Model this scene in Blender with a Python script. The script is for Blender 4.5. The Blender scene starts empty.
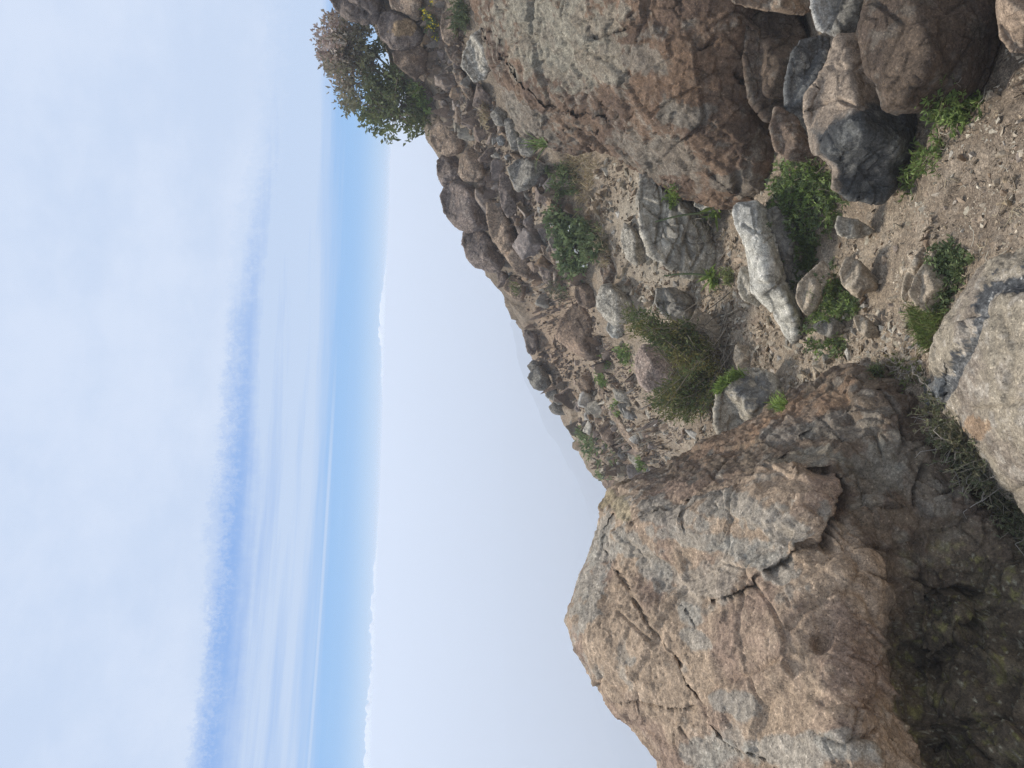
import bpy, math, random
import numpy as np
from mathutils import Vector, Matrix
from mathutils.geometry import delaunay_2d_cdt

random.seed(7)
RNG = np.random.default_rng(7)
SC = bpy.context.scene
COL = SC.collection
R = math.radians

# ------------------------------------------------------------------ camera
F = 770.0
PITCH, ROLL = R(9.37), R(1.85)
FWD = np.array([0, math.cos(PITCH), -math.sin(PITCH)])
D0 = np.array([0, -math.sin(PITCH), -math.cos(PITCH)])
R0 = np.array([1.0, 0, 0])
XI = math.cos(ROLL) * D0 + math.sin(ROLL) * R0          # picture right = down in the place (the phone was held upright)
YI = math.cos(ROLL) * R0 - math.sin(ROLL) * D0          # picture up = right in the place
CAM = np.array([0.0, 0.0, 0.0])

def unproj(x, y, d):
    x = np.asarray(x, float); y = np.asarray(y, float); d = np.asarray(d, float)
    v = FWD + XI * ((x - 512) / F)[..., None] - YI * ((y - 384) / F)[..., None]
    return CAM + v * d[..., None]

def proj(P):
    v = P - CAM
    d = v @ FWD
    dd = np.where(np.abs(d) < 1e-6, 1e-6, d)
    return 512 + F * (v @ XI) / dd, 384 - F * (v @ YI) / dd, d

cam_data = bpy.data.cameras.new('camera')
cam = bpy.data.objects.new('camera', cam_data)
COL.objects.link(cam)
M = Matrix.Identity(4)
for i in range(3):
    M[i][0], M[i][1], M[i][2] = XI[i], YI[i], -FWD[i]
cam.matrix_world = M
cam_data.sensor_fit = 'HORIZONTAL'
cam_data.sensor_width = 36.0
cam_data.lens = F / 1024 * 36.0
cam_data.clip_start = 0.05
cam_data.clip_end = 90000
SC.camera = cam

# ------------------------------------------------------------------ numpy noise
_rs = np.random.RandomState(11)
PERM = np.concatenate([_rs.permutation(256)] * 3)
GR = _rs.normal(size=(256, 3)); GR /= np.linalg.norm(GR, axis=1)[:, None]
CELL = _rs.rand(256, 3)
CVEC = _rs.normal(size=(256, 3)); CVEC /= np.linalg.norm(CVEC, axis=1)[:, None]
CELL8 = (.15 + .7 * CELL).astype(np.float32); CVEC8 = CVEC.astype(np.float32)
GR = GR.astype(np.float32)

def hash3(i, j, k):
    return PERM[PERM[PERM[i & 255] + (j & 255)] + (k & 255)]

def perlin(P):
    P = np.asarray(P)
    if len(P) > 24000:
        return np.concatenate([perlin(P[i:i + 16000]) for i in range(0, len(P), 16000)])
    Pf = np.floor(P); Pi = Pf.astype(np.int64); f = (P - Pf).astype(np.float32)
    u = f * f * f * (f * (f * 6 - 15) + 10)
    w1 = u; w0 = 1 - u; f1 = f - 1
    X = [PERM[Pi[:, 0] & 255], PERM[(Pi[:, 0] + 1) & 255]]
    Y = [Pi[:, 1] & 255, (Pi[:, 1] + 1) & 255]; Zc = [Pi[:, 2] & 255, (Pi[:, 2] + 1) & 255]
    out = 0
    for a in (0, 1):
        fx = f1[:, 0] if a else f[:, 0]; wx = w1[:, 0] if a else w0[:, 0]
        for b in (0, 1):
            h2 = PERM[X[a] + Y[b]]
            fy = f1[:, 1] if b else f[:, 1]; wxy = wx * (w1[:, 1] if b else w0[:, 1])
            for c in (0, 1):
                g = GR[PERM[h2 + Zc[c]]]
                fz = f1[:, 2] if c else f[:, 2]
                out = out + wxy * (w1[:, 2] if c else w0[:, 2]) * (fx * g[:, 0] + fy * g[:, 1] + fz * g[:, 2])
    return out * 1.5

def fbm(P, sc, octv=4, gain=0.5, off=0.0):
    o = 0; a = 1.0; t = 0; Q = P * sc + off
    for _ in range(octv):
        o = o + a * perlin(Q); t += a; a *= gain; Q = Q * 2.03 + 17.3
    return o / t * 1.4

def ridged(P, sc, octv=3, off=0.0):
    o = 0; a = 1.0; t = 0; Q = P * sc + off
    for _ in range(octv):
        o = o + a * (1 - np.abs(perlin(Q)) * 2); t += a; a *= .5; Q = Q * 2.1 + 9.1
    return o / t

def facets(P, sc, off=0.0):
    """chipped-stone noise: each random cell is a tilted plane"""
    Q = (P * sc + off).astype(np.float32)
    Pi = np.floor(Q - .5).astype(np.int64)
    best = np.full(len(Q), 9e9, np.float32); val = np.zeros(len(Q), np.float32); sec = np.full(len(Q), 9e9, np.float32)
    for a in (0, 1):
        for b in (0, 1):
            for c in (0, 1):
                h = hash3(Pi[:, 0] + a, Pi[:, 1] + b, Pi[:, 2] + c)
                dv = Q - (Pi + np.array([a, b, c]) + CELL8[h]).astype(np.float32)
                d = (dv * dv).sum(1)
                m = d < best
                sec = np.where(m, best, np.minimum(sec, d))
                val = np.where(m, (dv * CVEC8[h]).sum(1) + CELL8[h][:, 0] * .9, val)
                best = np.minimum(best, d)
    e = (np.sqrt(sec) - np.sqrt(best)).astype(float)
    return val.astype(float) * sstep(0, .05, e), e

def sstep(a, b, x):
    t = np.clip((x - a) / (b - a), 0, 1)
    return t * t * (3 - 2 * t)

def mix(a, b, t):
    a = np.asarray(a, float); b = np.asarray(b, float)
    return a + (b - a) * t[:, None]

class TPS:
    def __init__(self, X, z, lam=1e-4, scale=1.0):
        self.s = scale; X = np.asarray(X, float) / scale; n = len(X)
        self.X = X
        K = self.k(X); K[np.arange(n), np.arange(n)] += lam
        Pm = np.hstack([np.ones((n, 1)), X])
        A = np.zeros((n + 3, n + 3)); A[:n, :n] = K; A[:n, n:] = Pm; A[n:, :n] = Pm.T
        self.w = np.linalg.solve(A, np.concatenate([z, np.zeros(3)]))
    def k(self, Q):
        d2 = ((Q[:, None, :] - self.X[None]) ** 2).sum(2)
        return .5 * d2 * np.log(d2 + 1e-12)
    def __call__(self, Q):
        Q = np.asarray(Q, float) / self.s
        out = np.empty(len(Q))
        for i in range(0, len(Q), 40000):
            q = Q[i:i + 40000]
            out[i:i + 40000] = self.k(q) @ self.w[:-3] + self.w[-3] + q @ self.w[-2:]
        return out

# ------------------------------------------------------------------ object helpers
def tag(o, label=None, cat=None, group=None, kind=None):
    if label: o['label'] = label
    if cat: o['category'] = cat
    if group: o['group'] = group
    if kind: o['kind'] = kind
    return o

def mesh_np(name, V, faces, colors=None, smooth=True):
    """V (n,3); faces (m,k) int array of equal-sized polygons or list of such arrays"""
    if isinstance(faces, np.ndarray): faces = [faces]
    faces = [f for f in faces if len(f)]
    me = bpy.data.meshes.new(name)
    me.vertices.add(len(V)); me.vertices.foreach_set('co', np.ascontiguousarray(V, dtype=np.float32).ravel())
    nl = sum(f.size for f in faces); npoly = sum(len(f) for f in faces)
    me.loops.add(nl); me.polygons.add(npoly)
    me.loops.foreach_set('vertex_index', np.concatenate([f.ravel() for f in faces]).astype(np.int32))
    tot = np.concatenate([np.full(len(f), f.shape[1]) for f in faces]).astype(np.int32)
    start = np.concatenate([[0], np.cumsum(tot)[:-1]]).astype(np.int32)
    me.polygons.foreach_set('loop_start', start)
    me.update(calc_edges=True); me.validate()
    me.polygons.foreach_set('use_smooth', np.full(len(me.polygons), smooth))
    if colors is not None: set_col(me, colors)
    me.update()
    return me

def set_col(me, c):
    at = me.color_attributes.get('tint') or me.color_attributes.new('tint', 'FLOAT_COLOR', 'POINT')
    rgba = np.ones((len(me.vertices), 4), np.float32); rgba[:, :3] = c
    at.data.foreach_set('color', rgba.ravel())

def link(name, me, mat=None, parent=None, loc=None):
    o = bpy.data.objects.new(name, me)
    if mat is not None:
        me.materials.clear(); me.materials.append(mat)
    COL.objects.link(o)
    if loc is not None: o.location = loc
    if parent is not None: o.parent = parent
    return o

def empty(name, loc):
    o = bpy.data.objects.new(name, None); o.empty_display_size = .1
    COL.objects.link(o); o.location = loc
    return o

# ------------------------------------------------------------------ materials
def nodes_of(m):
    m.use_nodes = True
    nt = m.node_tree
    nt.nodes.clear()
    return nt, nt.nodes, nt.links

def rock_material(name, fine=1.0, bump=1.0, rand=0.0, speck=.35, rough=.9):
    m = bpy.data.materials.new(name)
    nt, N, L = nodes_of(m)
    out = N.new('ShaderNodeOutputMaterial'); b = N.new('ShaderNodeBsdfPrincipled')
    b.inputs['Roughness'].default_value = rough
    b.inputs['Specular IOR Level'].default_value = .25
    L.new(b.outputs[0], out.inputs[0])
    at = N.new('ShaderNodeAttribute'); at.attribute_name = 'tint'
    tc = N.new('ShaderNodeTexCoord')
    def noise(sc, det=5, rgh=.6):
        n = N.new('ShaderNodeTexNoise'); n.inputs['Scale'].default_value = sc
        n.inputs['Detail'].default_value = det; n.inputs['Roughness'].default_value = rgh
        L.new(tc.outputs['Object'], n.inputs['Vector']); return n
    def ramp(src, a, b_, ca, cb):
        r = N.new('ShaderNodeMapRange'); L.new(src, r.inputs[0])
        r.inputs[1].default_value = a; r.inputs[2].default_value = b_
        r.inputs[3].default_value = ca; r.inputs[4].default_value = cb; return r.outputs[0]
    def mul(col, fac):
        x = N.new('ShaderNodeVectorMath'); x.operation = 'SCALE'
        L.new(col, x.inputs[0]); L.new(fac, x.inputs['Scale']); return x.outputs[0]
    n1 = noise(22 * fine); n2 = noise(95 * fine, 4, .7); n3 = noise(340 * fine, 3, .7)
    c = mul(at.outputs['Color'], ramp(n1.outputs[0], .3, .7, .74, 1.28))
    c = mul(c, ramp(n2.outputs[0], .40, .60, 1 - speck * .55, 1 + speck * .55))
    c = mul(c, ramp(n3.outputs[0], .42, .58, 1 - speck * .6, 1 + speck * .6))
    gv = N.new('ShaderNodeTexVoronoi'); gv.inputs['Scale'].default_value = 210 * fine
    L.new(tc.outputs['Object'], gv.inputs['Vector'])
    gs = N.new('ShaderNodeSeparateColor'); L.new(gv.outputs['Color'], gs.inputs[0])
    c = mul(c, ramp(gs.outputs[0], 0, 1, 1 - speck * .7, 1 + speck * .7))
    c = mul(c, ramp(gs.outputs[1], .93, .97, 1, 1.45))
    # dark pits and pale crystals
    v = N.new('ShaderNodeTexVoronoi'); v.inputs['Scale'].default_value = 120 * fine
    L.new(tc.outputs['Object'], v.inputs['Vector'])
    pit = ramp(v.outputs['Distance'], .14, .20, 0.0, 1.0)
    gate = ramp(n1.outputs[0], .48, .56, 0, 1)
    mx = N.new('ShaderNodeMath'); mx.operation = 'MAXIMUM'; L.new(pit, mx.inputs[0]); L.new(gate, mx.inputs[1])
    c = mul(c, ramp(mx.outputs[0], 0, 1, .45, 1.0))
    if rand:
        oi = N.new('ShaderNodeObjectInfo')
        c = mul(c, ramp(oi.outputs['Random'], 0, 1, 1 - rand, 1 + rand))
        hs = N.new('ShaderNodeHueSaturation'); L.new(c, hs.inputs['Color'])
        L.new(ramp(oi.outputs['Random'], 0, 1, 1.25, .7), hs.inputs['Saturation'])
        c = hs.outputs[0]
    L.new(c, b.inputs['Base Color'])
    h = None
    for src, amp in ((n1.outputs[0], .012), (n2.outputs[0], .0042), (n3.outputs[0], .0013)):
        s = N.new('ShaderNodeMath'); s.operation = 'MULTIPLY'; L.new(src, s.inputs[0]); s.inputs[1].default_value = amp / fine
        if h is None: h = s.outputs[0]
        else:
            a = N.new('ShaderNodeMath'); a.operation = 'ADD'; L.new(h, a.inputs[0]); L.new(s.outputs[0], a.inputs[1]); h = a.outputs[0]
    s = N.new('ShaderNodeMath'); s.operation = 'MULTIPLY'; L.new(mx.outputs[0], s.inputs[0]); s.inputs[1].default_value = .0015 / fine
    a = N.new('ShaderNodeMath'); a.operation = 'ADD'; L.new(h, a.inputs[0]); L.new(s.outputs[0], a.inputs[1])
    bp = N.new('ShaderNodeBump'); bp.inputs['Strength'].default_value = .8 * bump; bp.inputs['Distance'].default_value = 1.0
    L.new(a.outputs[0], bp.inputs['Height']); L.new(bp.outputs[0], b.inputs['Normal'])
    return m

def leaf_material(name, transl=.3, rough=.6):
    m = bpy.data.materials.new(name)
    nt, N, L = nodes_of(m)
    out = N.new('ShaderNodeOutputMaterial')
    at = N.new('ShaderNodeAttribute'); at.attribute_name = 'tint'
    b = N.new('ShaderNodeBsdfPrincipled'); b.inputs['Roughness'].default_value = rough
    b.inputs['Specular IOR Level'].default_value = .3
    t = N.new('ShaderNodeBsdfTranslucent')
    mx = N.new('ShaderNodeMixShader'); mx.inputs[0].default_value = transl
    L.new(at.outputs['Color'], b.inputs['Base Color']); L.new(at.outputs['Color'], t.inputs['Color'])
    L.new(b.outputs[0], mx.inputs[1]); L.new(t.outputs[0], mx.inputs[2]); L.new(mx.outputs[0], out.inputs[0])
    return m

MAT_ROCK = rock_material('weathered_rock', 1.0, .85, 0, .30)
MAT_ROCK_FAR = rock_material('hillside_rock', .55, 1.0, 0.0, .42)
MAT_STONE = rock_material('loose_stone', .09, .045, .14, .22)
MAT_GRAVEL = rock_material('gravel_chip', 1.0, .3, 0, .2)
MAT_DIRT = rock_material('gravelly_dirt', 1.3, 1.1, 0, .45, .95)
MAT_LEAF = leaf_material('green_leaf')
MAT_TWIG = leaf_material('twig_bark', 0.0, .85)

# ------------------------------------------------------------------ terrain
# (picture x, picture y, depth) of the ground
G = [(1020,0,2.0),(1020,90,1.95),(1020,200,1.9),(1020,300,1.9),(1000,400,1.98),(950,150,2.22),(950,60,2.3),(960,250,2.2),(900,300,2.48),(900,200,2.6),
     (870,380,2.66),(860,290,2.75),(840,330,2.92),(840,220,3.05),(830,150,3.0),(790,200,3.25),(780,350,3.45),(740,330,3.85),(780,410,3.3),(740,420,3.8),(720,380,4.1),
     (700,250,4.25),(700,310,4.3),(680,440,4.85),(690,470,4.6),(640,410,5.7),(620,380,6.0),(600,340,6.4),(600,440,6.9),(565,320,7.2),(548,385,8.6),(570,400,7.6),
     (575,425,8.4),(600,480,7.9),(618,490,7.4),(640,470,6.4),(650,260,4.8),(620,230,5.1),(600,200,5.3),(580,160,5.4),(545,120,5.5),(560,260,5.9),(530,250,6.3),
     (510,200,6.3),(480,200,6.8),(490,250,7.2),(505,290,7.8),(530,335,8.2),(450,140,6.9),(430,60,6.4),(400,40,6.9),(370,0,7.2),(345,-20,7.4),(500,90,5.7),(470,40,5.8),
     (450,0,5.9),(410,90,7.2),(440,100,6.6),(480,150,6.4),(650,190,4.6),(760,120,3.95),(790,60,3.75),(770,20,3.9),(812,120,3.2)]
g = np.array(G, float)
W = unproj(g[:, 0], g[:, 1], g[:, 2])
pts = [tuple(p) for p in W]
SKY = [(345,-20,7.4),(372,20,7.3),(405,80,7.3),(432,130,7.1),(448,170,7.1),(462,220,7.3),(485,255,7.5),(505,290,7.9),(525,335,8.3),(545,385,8.7),(560,405,8.7),(575,425,8.5),(588,448,8.2),(600,470,8.0),(618,492,7.5)]
for x, y, d in SKY:
    p = unproj(x, y, d); q = unproj(x, y, d * 1.3); r_ = unproj(x, y, d * 1.75)
    pts.append((q[0], q[1], p[2] - .62 * .3 * d)); pts.append((r_[0], r_[1], p[2] - .85 * .75 * d))
for x, y, d in ((590,450,7.5),(583,438,7.8),(565,405,8.3),(600,458,7.4),(608,470,7.5)):
    pts.append(tuple(unproj(x, y, d)))
pts += [(0,0,-1.6),(.8,0,-1.55),(-.8,0,-1.7),(0,1,-1.62),(1,1,-1.5),(-1,1,-1.75),(-1,2,-1.85),(-2,2,-2.3),(-2.2,3.2,-3.0),(-1.2,3.2,-2.35),(-1.1,4.3,-2.75),(-2.2,5,-4.0),(-1.2,5.6,-3.3),
        (-3,1,-2.8),(-3,-1,-2.6),(0,-1.5,-1.55),(2,-1.5,-1.0),(2,.8,-1.05),(3.2,1,-.5),(3,3,-.35),(4,3,.1),(4.5,5,.5),(3.4,4.3,.0),(5,7,.9),(-4,4,-5),(-4,8,-7.5),(-1.5,8,-5.0),(4,-2,-.3)]
pts = np.array(pts)
Z_TPS = TPS(pts[:, :2], pts[:, 2], 2e-3, 3.0)

def zbase(XY):
    r = np.hypot(XY[:, 0], XY[:, 1])
    z = Z_TPS(XY)
    z = np.where(z > .1, .1 + .5 * np.tanh((z - .1) / .5), z)
    far = np.maximum(-140, -3.5 - .72 * (r - 9))
    t = sstep(10.5, 15.5, r)
    return z * (1 - t) + far * t

def zdetail(XY, z):
    P = np.column_stack([XY, z])
    r = np.hypot(XY[:, 0], XY[:, 1])
    f, e = facets(P, 3.2)
    o = fbm(P, 1.1, 3) * .05 + fbm(P, 5.5, 4, .6, 31) * .022 + f * .012
    f2, e2 = facets(P, 16., 5.)
    o = o + f2 * .0045 + fbm(P, 42., 2, .5, 3.) * .0035
    px_, py_, d_ = proj(P)
    slope_zone = sstep(4.6, 5.6, r)
    f3, e3 = facets(P * np.array([1, 1, 1.6]), 2.1, 40.)
    o = o + slope_zone * (f3 * .07 + ridged(P, 2.7) * .03)
    return o

def terrain_z(XY):
    z = zbase(XY)
    return z + zdetail(XY, z) * sstep(40, 15, np.hypot(XY[:, 0], XY[:, 1]))

def build_terrain():
    az = np.concatenate([np.radians(np.linspace(-38, 38, 680)), np.radians(np.linspace(38, 322, 72)[1:-1])])
    rr = np.concatenate([[.25, .6, .95], np.geomspace(1.25, 10.5, 560), np.geomspace(10.5, 900, 70)[1:]])
    A, Rr = np.meshgrid(az, rr)
    XY = np.column_stack([(np.sin(A) * Rr).ravel(), (np.cos(A) * Rr).ravel()])
    z = terrain_z(XY)
    V = np.column_stack([XY, z])
    na, nr = len(az), len(rr)
    i = np.arange(nr - 1)[:, None]; j = np.arange(na)[None]
    jn = (j + 1) % na
    q = np.stack([i * na + j, i * na + jn, (i + 1) * na + jn, (i + 1) * na + j], -1).reshape(-1, 4)
    V = np.vstack([V, [[0, 0, terrain_z(np.zeros((1, 2)))[0]]]])
    c = np.column_stack([np.full(na, len(V) - 1), (np.arange(na) + 1) % na, np.arange(na)])
    P = V
    dirt = np.array([.238, .185, .130]); pale = np.array([.315, .252, .182]); brown = np.array([.145, .104, .070]); grey = np.array([.29, .25, .195])
    n1 = fbm(P, 1.3, 4, .5, 3); n2 = fbm(P, 6., 4, .6, 8); n3 = fbm(P, 25., 3, .6, 1)
    cc = mix(np.tile(dirt, (len(P), 1)), pale, sstep(-.1, .5, n2))
    cc = mix(cc, brown, sstep(.05, .5, n1) * .55)
    cc = mix(cc, grey, sstep(.1, .45, n3) * .4)
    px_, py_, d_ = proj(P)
    near_shade = sstep(870, 960, px_ + n1 * 40) * sstep(330, 230, py_) * (d_ > 1)
    cc = mix(cc, cc * np.array([.74, .73, .74]), near_shade)      # hillside's shade put into the earth's colour by the dark rocks
    # the pale grey scree bank under the reddish boulder
    bank = np.exp(-(((px_ - 665) / 48) ** 2 + ((py_ - 225) / 60) ** 2) ** 2) * (d_ > 1)
    cc = mix(cc, (.32, .282, .218), np.clip(bank, 0, 1) * .85)
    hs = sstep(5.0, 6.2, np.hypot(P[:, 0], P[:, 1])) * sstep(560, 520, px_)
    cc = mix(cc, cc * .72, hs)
    # the warm bare earth face of the slope behind
    warm = np.exp(-(((px_ - 560) / 32) ** 2 + ((py_ - 330) / 55) ** 2) ** 2) * (d_ > 1)
    cc = mix(cc, (.255, .182, .122), np.clip(warm, 0, 1) * .8)
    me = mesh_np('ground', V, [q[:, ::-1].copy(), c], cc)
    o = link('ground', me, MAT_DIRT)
    tag(o, kind='structure')
    return o

ground = build_terrain()

def ray_ground(x, y):
    """depth at which the picture ray meets the smooth ground"""
    d = np.geomspace(1.2, 30, 500)
    P = unproj(np.full(500, float(x)), np.full(500, float(y)), d)
    h = P[:, 2] - zbase(P[:, :2])
    k = np.nonzero(h < 0)[0]
    if not len(k): return None
    return d[k[0]]

# ------------------------------------------------------------------ rocks
PAL = {
    'tan':    ((.300, .218, .150), (.235, .170, .118), (.30, .265, .21)),
    'slab':   ((.400, .325, .235), (.320, .255, .180), (.42, .37, .29)),
    'warm':   ((.280, .190, .128), (.215, .150, .105), (.28, .25, .21)),
    'brown':  ((.205, .146, .100), (.145, .104, .076), (.25, .215, .17)),
    'purple': ((.235, .180, .142), (.165, .130, .108), (.28, .235, .19)),
    'grey':   ((.280, .250, .200), (.205, .185, .155), (.36, .325, .26)),
    'pale':   ((.390, .345, .270), (.290, .258, .205), (.48, .43, .345)),
    'white':  ((.500, .465, .385), (.350, .328, .280), (.58, .54, .46)),
    'dark':   ((.098, .096, .088), (.062, .061, .058), (.18, .172, .15)),
    'orange': ((.360, .200, .080), (.280, .170, .090), (.33, .25, .17)),
    'blue':   ((.230, .222, .200), (.165, .160, .148), (.31, .295, .26)),
}

def rock_colors(P, pal, size, off, lichen=.25):
    a, b, c = [np.array(x) for x in PAL[pal]]
    s = 1.0 / size
    n1 = fbm(P, 2.2 * s, 4, .55, off); n2 = fbm(P, 5.5 * s, 4, .6, off + 5); n3 = fbm(P, 14 * s, 3, .6, off + 9)
    col = mix(np.tile(a, (len(P), 1)), b, sstep(-.35, .4, n1 + .4 * n3))
    col = mix(col, c, sstep(.12, .3, n2 + .25 * n3) * lichen * 2.2)
    col *= (1 + .22 * n3)[:, None]
    return np.clip(col, .01, .8)

def seg_dist(PX, poly):
    """distance of points (n,2) to each polygon segment -> (n, m)"""
    a = np.asarray(poly, float); b = np.roll(a, -1, 0); ab = b - a
    t = ((PX[:, None] - a) * ab).sum(2) / np.maximum((ab * ab).sum(1), 1e-9)
    t = np.clip(t, 0, 1)
    q = a + ab * t[..., None]
    return np.sqrt(((PX[:, None] - q) ** 2).sum(2))

def line_dist(PX, line):
    a = np.asarray(line, float)[:-1]; b = np.asarray(line, float)[1:]; ab = b - a
    t = np.clip(((PX[:, None] - a) * ab).sum(2) / np.maximum((ab * ab).sum(1), 1e-9), 0, 1)
    q = a + ab * t[..., None]
    return np.sqrt(((PX[:, None] - q) ** 2).sum(2)).min(1)

def inside(PX, poly):
    a = np.asarray(poly, float); b = np.roll(a, -1, 0)
    x, y = PX[:, 0:1], PX[:, 1:2]
    cond = ((a[:, 1] > y) != (b[:, 1] > y)) & (x < (b[:, 0] - a[:, 0]) * (y - a[:, 1]) / (b[:, 1] - a[:, 1] + 1e-12) + a[:, 0])
    return (cond.sum(1) % 2) == 1

def triangulate(poly, step):
    poly = np.asarray(poly, float)
    b = []
    for i in range(len(poly)):
        p, q = poly[i], poly[(i + 1) % len(poly)]
        n = max(1, int(np.linalg.norm(q - p) / step))
        for k in range(n): b.append(p + (q - p) * k / n)
    b = np.array(b)
    lo, hi = poly.min(0), poly.max(0)
    gx, gy = np.meshgrid(np.arange(lo[0], hi[0], step), np.arange(lo[1], hi[1], step))
    gpt = np.column_stack([gx.ravel(), gy.ravel()]) + RNG.uniform(-.15, .15, (gx.size, 2)) * step
    gpt = gpt[inside(gpt, poly)]
    gpt = gpt[seg_dist(gpt, poly).min(1) > step * .5]
    allp = np.vstack([b, gpt])
    nb = len(b)
    v, e, f, *_ = delaunay_2d_cdt([Vector(p) for p in allp], [(i, (i + 1) % nb) for i in range(nb)], [], 1, 1e-4)
    V = np.array([tuple(p) for p in v]); T = np.array([t for t in f if len(t) == 3])
    return V, T

def relief(poly, front, back, step, voxel):
    """closed solid between two depth fields over an outline; uniform skin by voxel remesh"""
    V, T = triangulate(poly, step)
    d = seg_dist(V, poly).min(1)
    rim = d < 1e-3
    Df = front(V, d); Db = back(V, d)
    Db = np.where(rim, Df, np.maximum(Db, Df + 1e-3))
    n = len(V)
    Pf = unproj(V[:, 0], V[:, 1], Df); Pb = unproj(V[:, 0], V[:, 1], Db)
    idx = np.arange(n) + n; idx[rim] = np.nonzero(rim)[0]
    P = np.vstack([Pf, Pb])
    F1 = T; F2 = idx[T][:, ::-1]
    me = mesh_np('tmp', P, np.vstack([F1, F2]))
    o = bpy.data.objects.new('tmp', me); COL.objects.link(o)
    md = o.modifiers.new('r', 'REMESH'); md.mode = 'VOXEL'; md.voxel_size = voxel; md.use_smooth_shade = True
    dg = bpy.context.evaluated_depsgraph_get()
    me2 = bpy.data.meshes.new_from_object(o.evaluated_get(dg))
    bpy.data.objects.remove(o); bpy.data.meshes.remove(me)
    return me2

def verts(me):
    a = np.empty(len(me.vertices) * 3, np.float32); me.vertices.foreach_get('co', a); return a.reshape(-1, 3).astype(float)

def normals(me):
    a = np.empty(len(me.vertices) * 3, np.float32); me.vertex_normals.foreach_get('vector', a); return a.reshape(-1, 3).astype(float)

def finish(me, name, P, base, mat, col):
    me.vertices.foreach_set('co', (P - base).astype(np.float32).ravel())
    set_col(me, col)
    me.polygons.foreach_set('use_smooth', np.full(len(me.polygons), True))
    me.update()
    me.name = name
    return link(name, me, mat, None, base)

ROCKS = {}
def traced_rock(key, label, pal, poly, d=None, hgt=.5, thick=.7, dd=0., seed=0, group=None, name='rock', cat='rock', lichen=.25,
                rough=1.0, cracks=(), paint=None, planes=None, rounded=.0, grow=.03, mat=None, vox=1.0):
    rs = np.random.RandomState(seed + 1000 + len(ROCKS))
    poly = np.array(poly, float)
    c = poly.mean(0)
    # outlines are a little ragged
    lo, hi = poly.min(0), poly.max(0)
    size_px = float(min(hi - lo)) * .5 + float(max(hi - lo)) * .5
    mn = float(min(hi - lo))
    auto = d is None
    if auto:
        # depth where its foot stands on the ground
        k = poly[:, 0].argmax()
        foot = poly[k] * .8 + c * .2
        d = ray_ground(foot[0], foot[1])
        if d is None: d = ray_ground(c[0] + 15, c[1] - 10) or 8.
    if not auto:
        k = poly[:, 0].argmax(); foot = poly[k] * .8 + c * .2
        dg_ = ray_ground(foot[0], foot[1])
        if dg_ is not None: d = min(d, dg_ - .12 * mn * dg_ / F)
    d = d + dd - (.14 * mn * d / F if auto else 0)
    m = len(poly)
    slopes = rs.uniform(1.2, 5.0, m)
    H = hgt * mn
    if planes is None:
        t1, t2 = rs.uniform(-.6, .6), rs.uniform(-.7, .7)
        g1, g2 = rs.uniform(.8, 1.6), rs.uniform(.05, .7)
        sh = rs.uniform(-.25, .3)
        planes = [(.75 + sh, g1 * math.cos(t1), g1 * math.sin(t1)), (rs.uniform(.75, 1.0), -g2 * math.cos(t2), g2 * math.sin(t2)),
                  (rs.uniform(.8, 1.2), rs.uniform(-.3, .3), rs.uniform(.5, 1.1)), (rs.uniform(.8, 1.2), rs.uniform(-.3, .3), -rs.uniform(.5, 1.1))]
    else:
        planes = [(a_, gx * 1.4, gy * 1.4) for a_, gx, gy in planes]
    def front(V, dist):
        sd = seg_dist(V, poly)
        h = (sd * slopes)
        if rounded: h = np.sqrt(np.maximum(1 - (1 - np.clip(sd / (mn * .42), 0, 1)) ** 2, 0)) * H * (1.0) + h * (1 - rounded)
        L_ = [h] + [(H * a + (V[:, 0] - c[0]) * gx + (V[:, 1] - c[1]) * gy)[:, None] for a, gx, gy in planes]
        Hs = np.hstack(L_)
        k = 45.0 / max(H, 1)
        hh = -np.log(np.exp(-k * np.clip(Hs, -50, 400)).sum(1)) / k
        hh = np.clip(hh, -.05 * H, None)
        hh = np.minimum(hh, dist * 3)
        hh[dist < 1e-3] = 0
        return d - hh * d / F
    T = thick * mn
    def back(V, dist):
        t = np.clip(dist / (mn * .4), 0, 1)
        return d + T * np.sqrt(1 - (1 - t) ** 2) * d / F
    size = size_px * d / F
    voxel = max(1.15 * d / F, size / 95) * vox
    me = relief(poly, front, back, max(2.0, size_px / 22), voxel)
    P = verts(me); Nn = normals(me)
    off = rs.uniform(0, 90)
    f1, e1 = facets(P, 2.6 / size, off); f2, e2 = facets(P, 7. / size, off + 3)
    dsp = (fbm(P, 1.6 / size, 2, .5, off) * .014 + f1 * .034 + f2 * .020 + fbm(P, 9 / size, 4, .62, off) * .011 + (ridged(P, 5 / size, 3, off) - .5) * .005) * size * rough
    X, Y, Dd = proj(P)
    for line, w, depth in cracks:
        wob = fbm(P, 10 / size, 3, .5, off) * w * 1.6
        ld = line_dist(np.column_stack([X, Y]), line) + wob
        dsp -= depth * np.exp(-(ld / w) ** 2) * (Nn @ FWD < .1)
    P2 = P + Nn * (dsp + grow * size * .2)[:, None]
    col = rock_colors(P2, pal, size, off, lichen)
    edge = np.minimum(e1, e2 * 1.2)
    col *= (1 - .25 * sstep(.10, .02, edge))[:, None]
    if paint: col = paint(P2, X, Y, Nn, col)
    base = P2[np.argmin(P2[:, 2])].copy(); base[:2] = P2[:, :2].mean(0)
    o = finish(me, name, P2, base, mat or (MAT_ROCK if d < 4.4 else MAT_ROCK_FAR), col)
    tag(o, label, cat, group)
    ROCKS[key] = o
    return o

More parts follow.
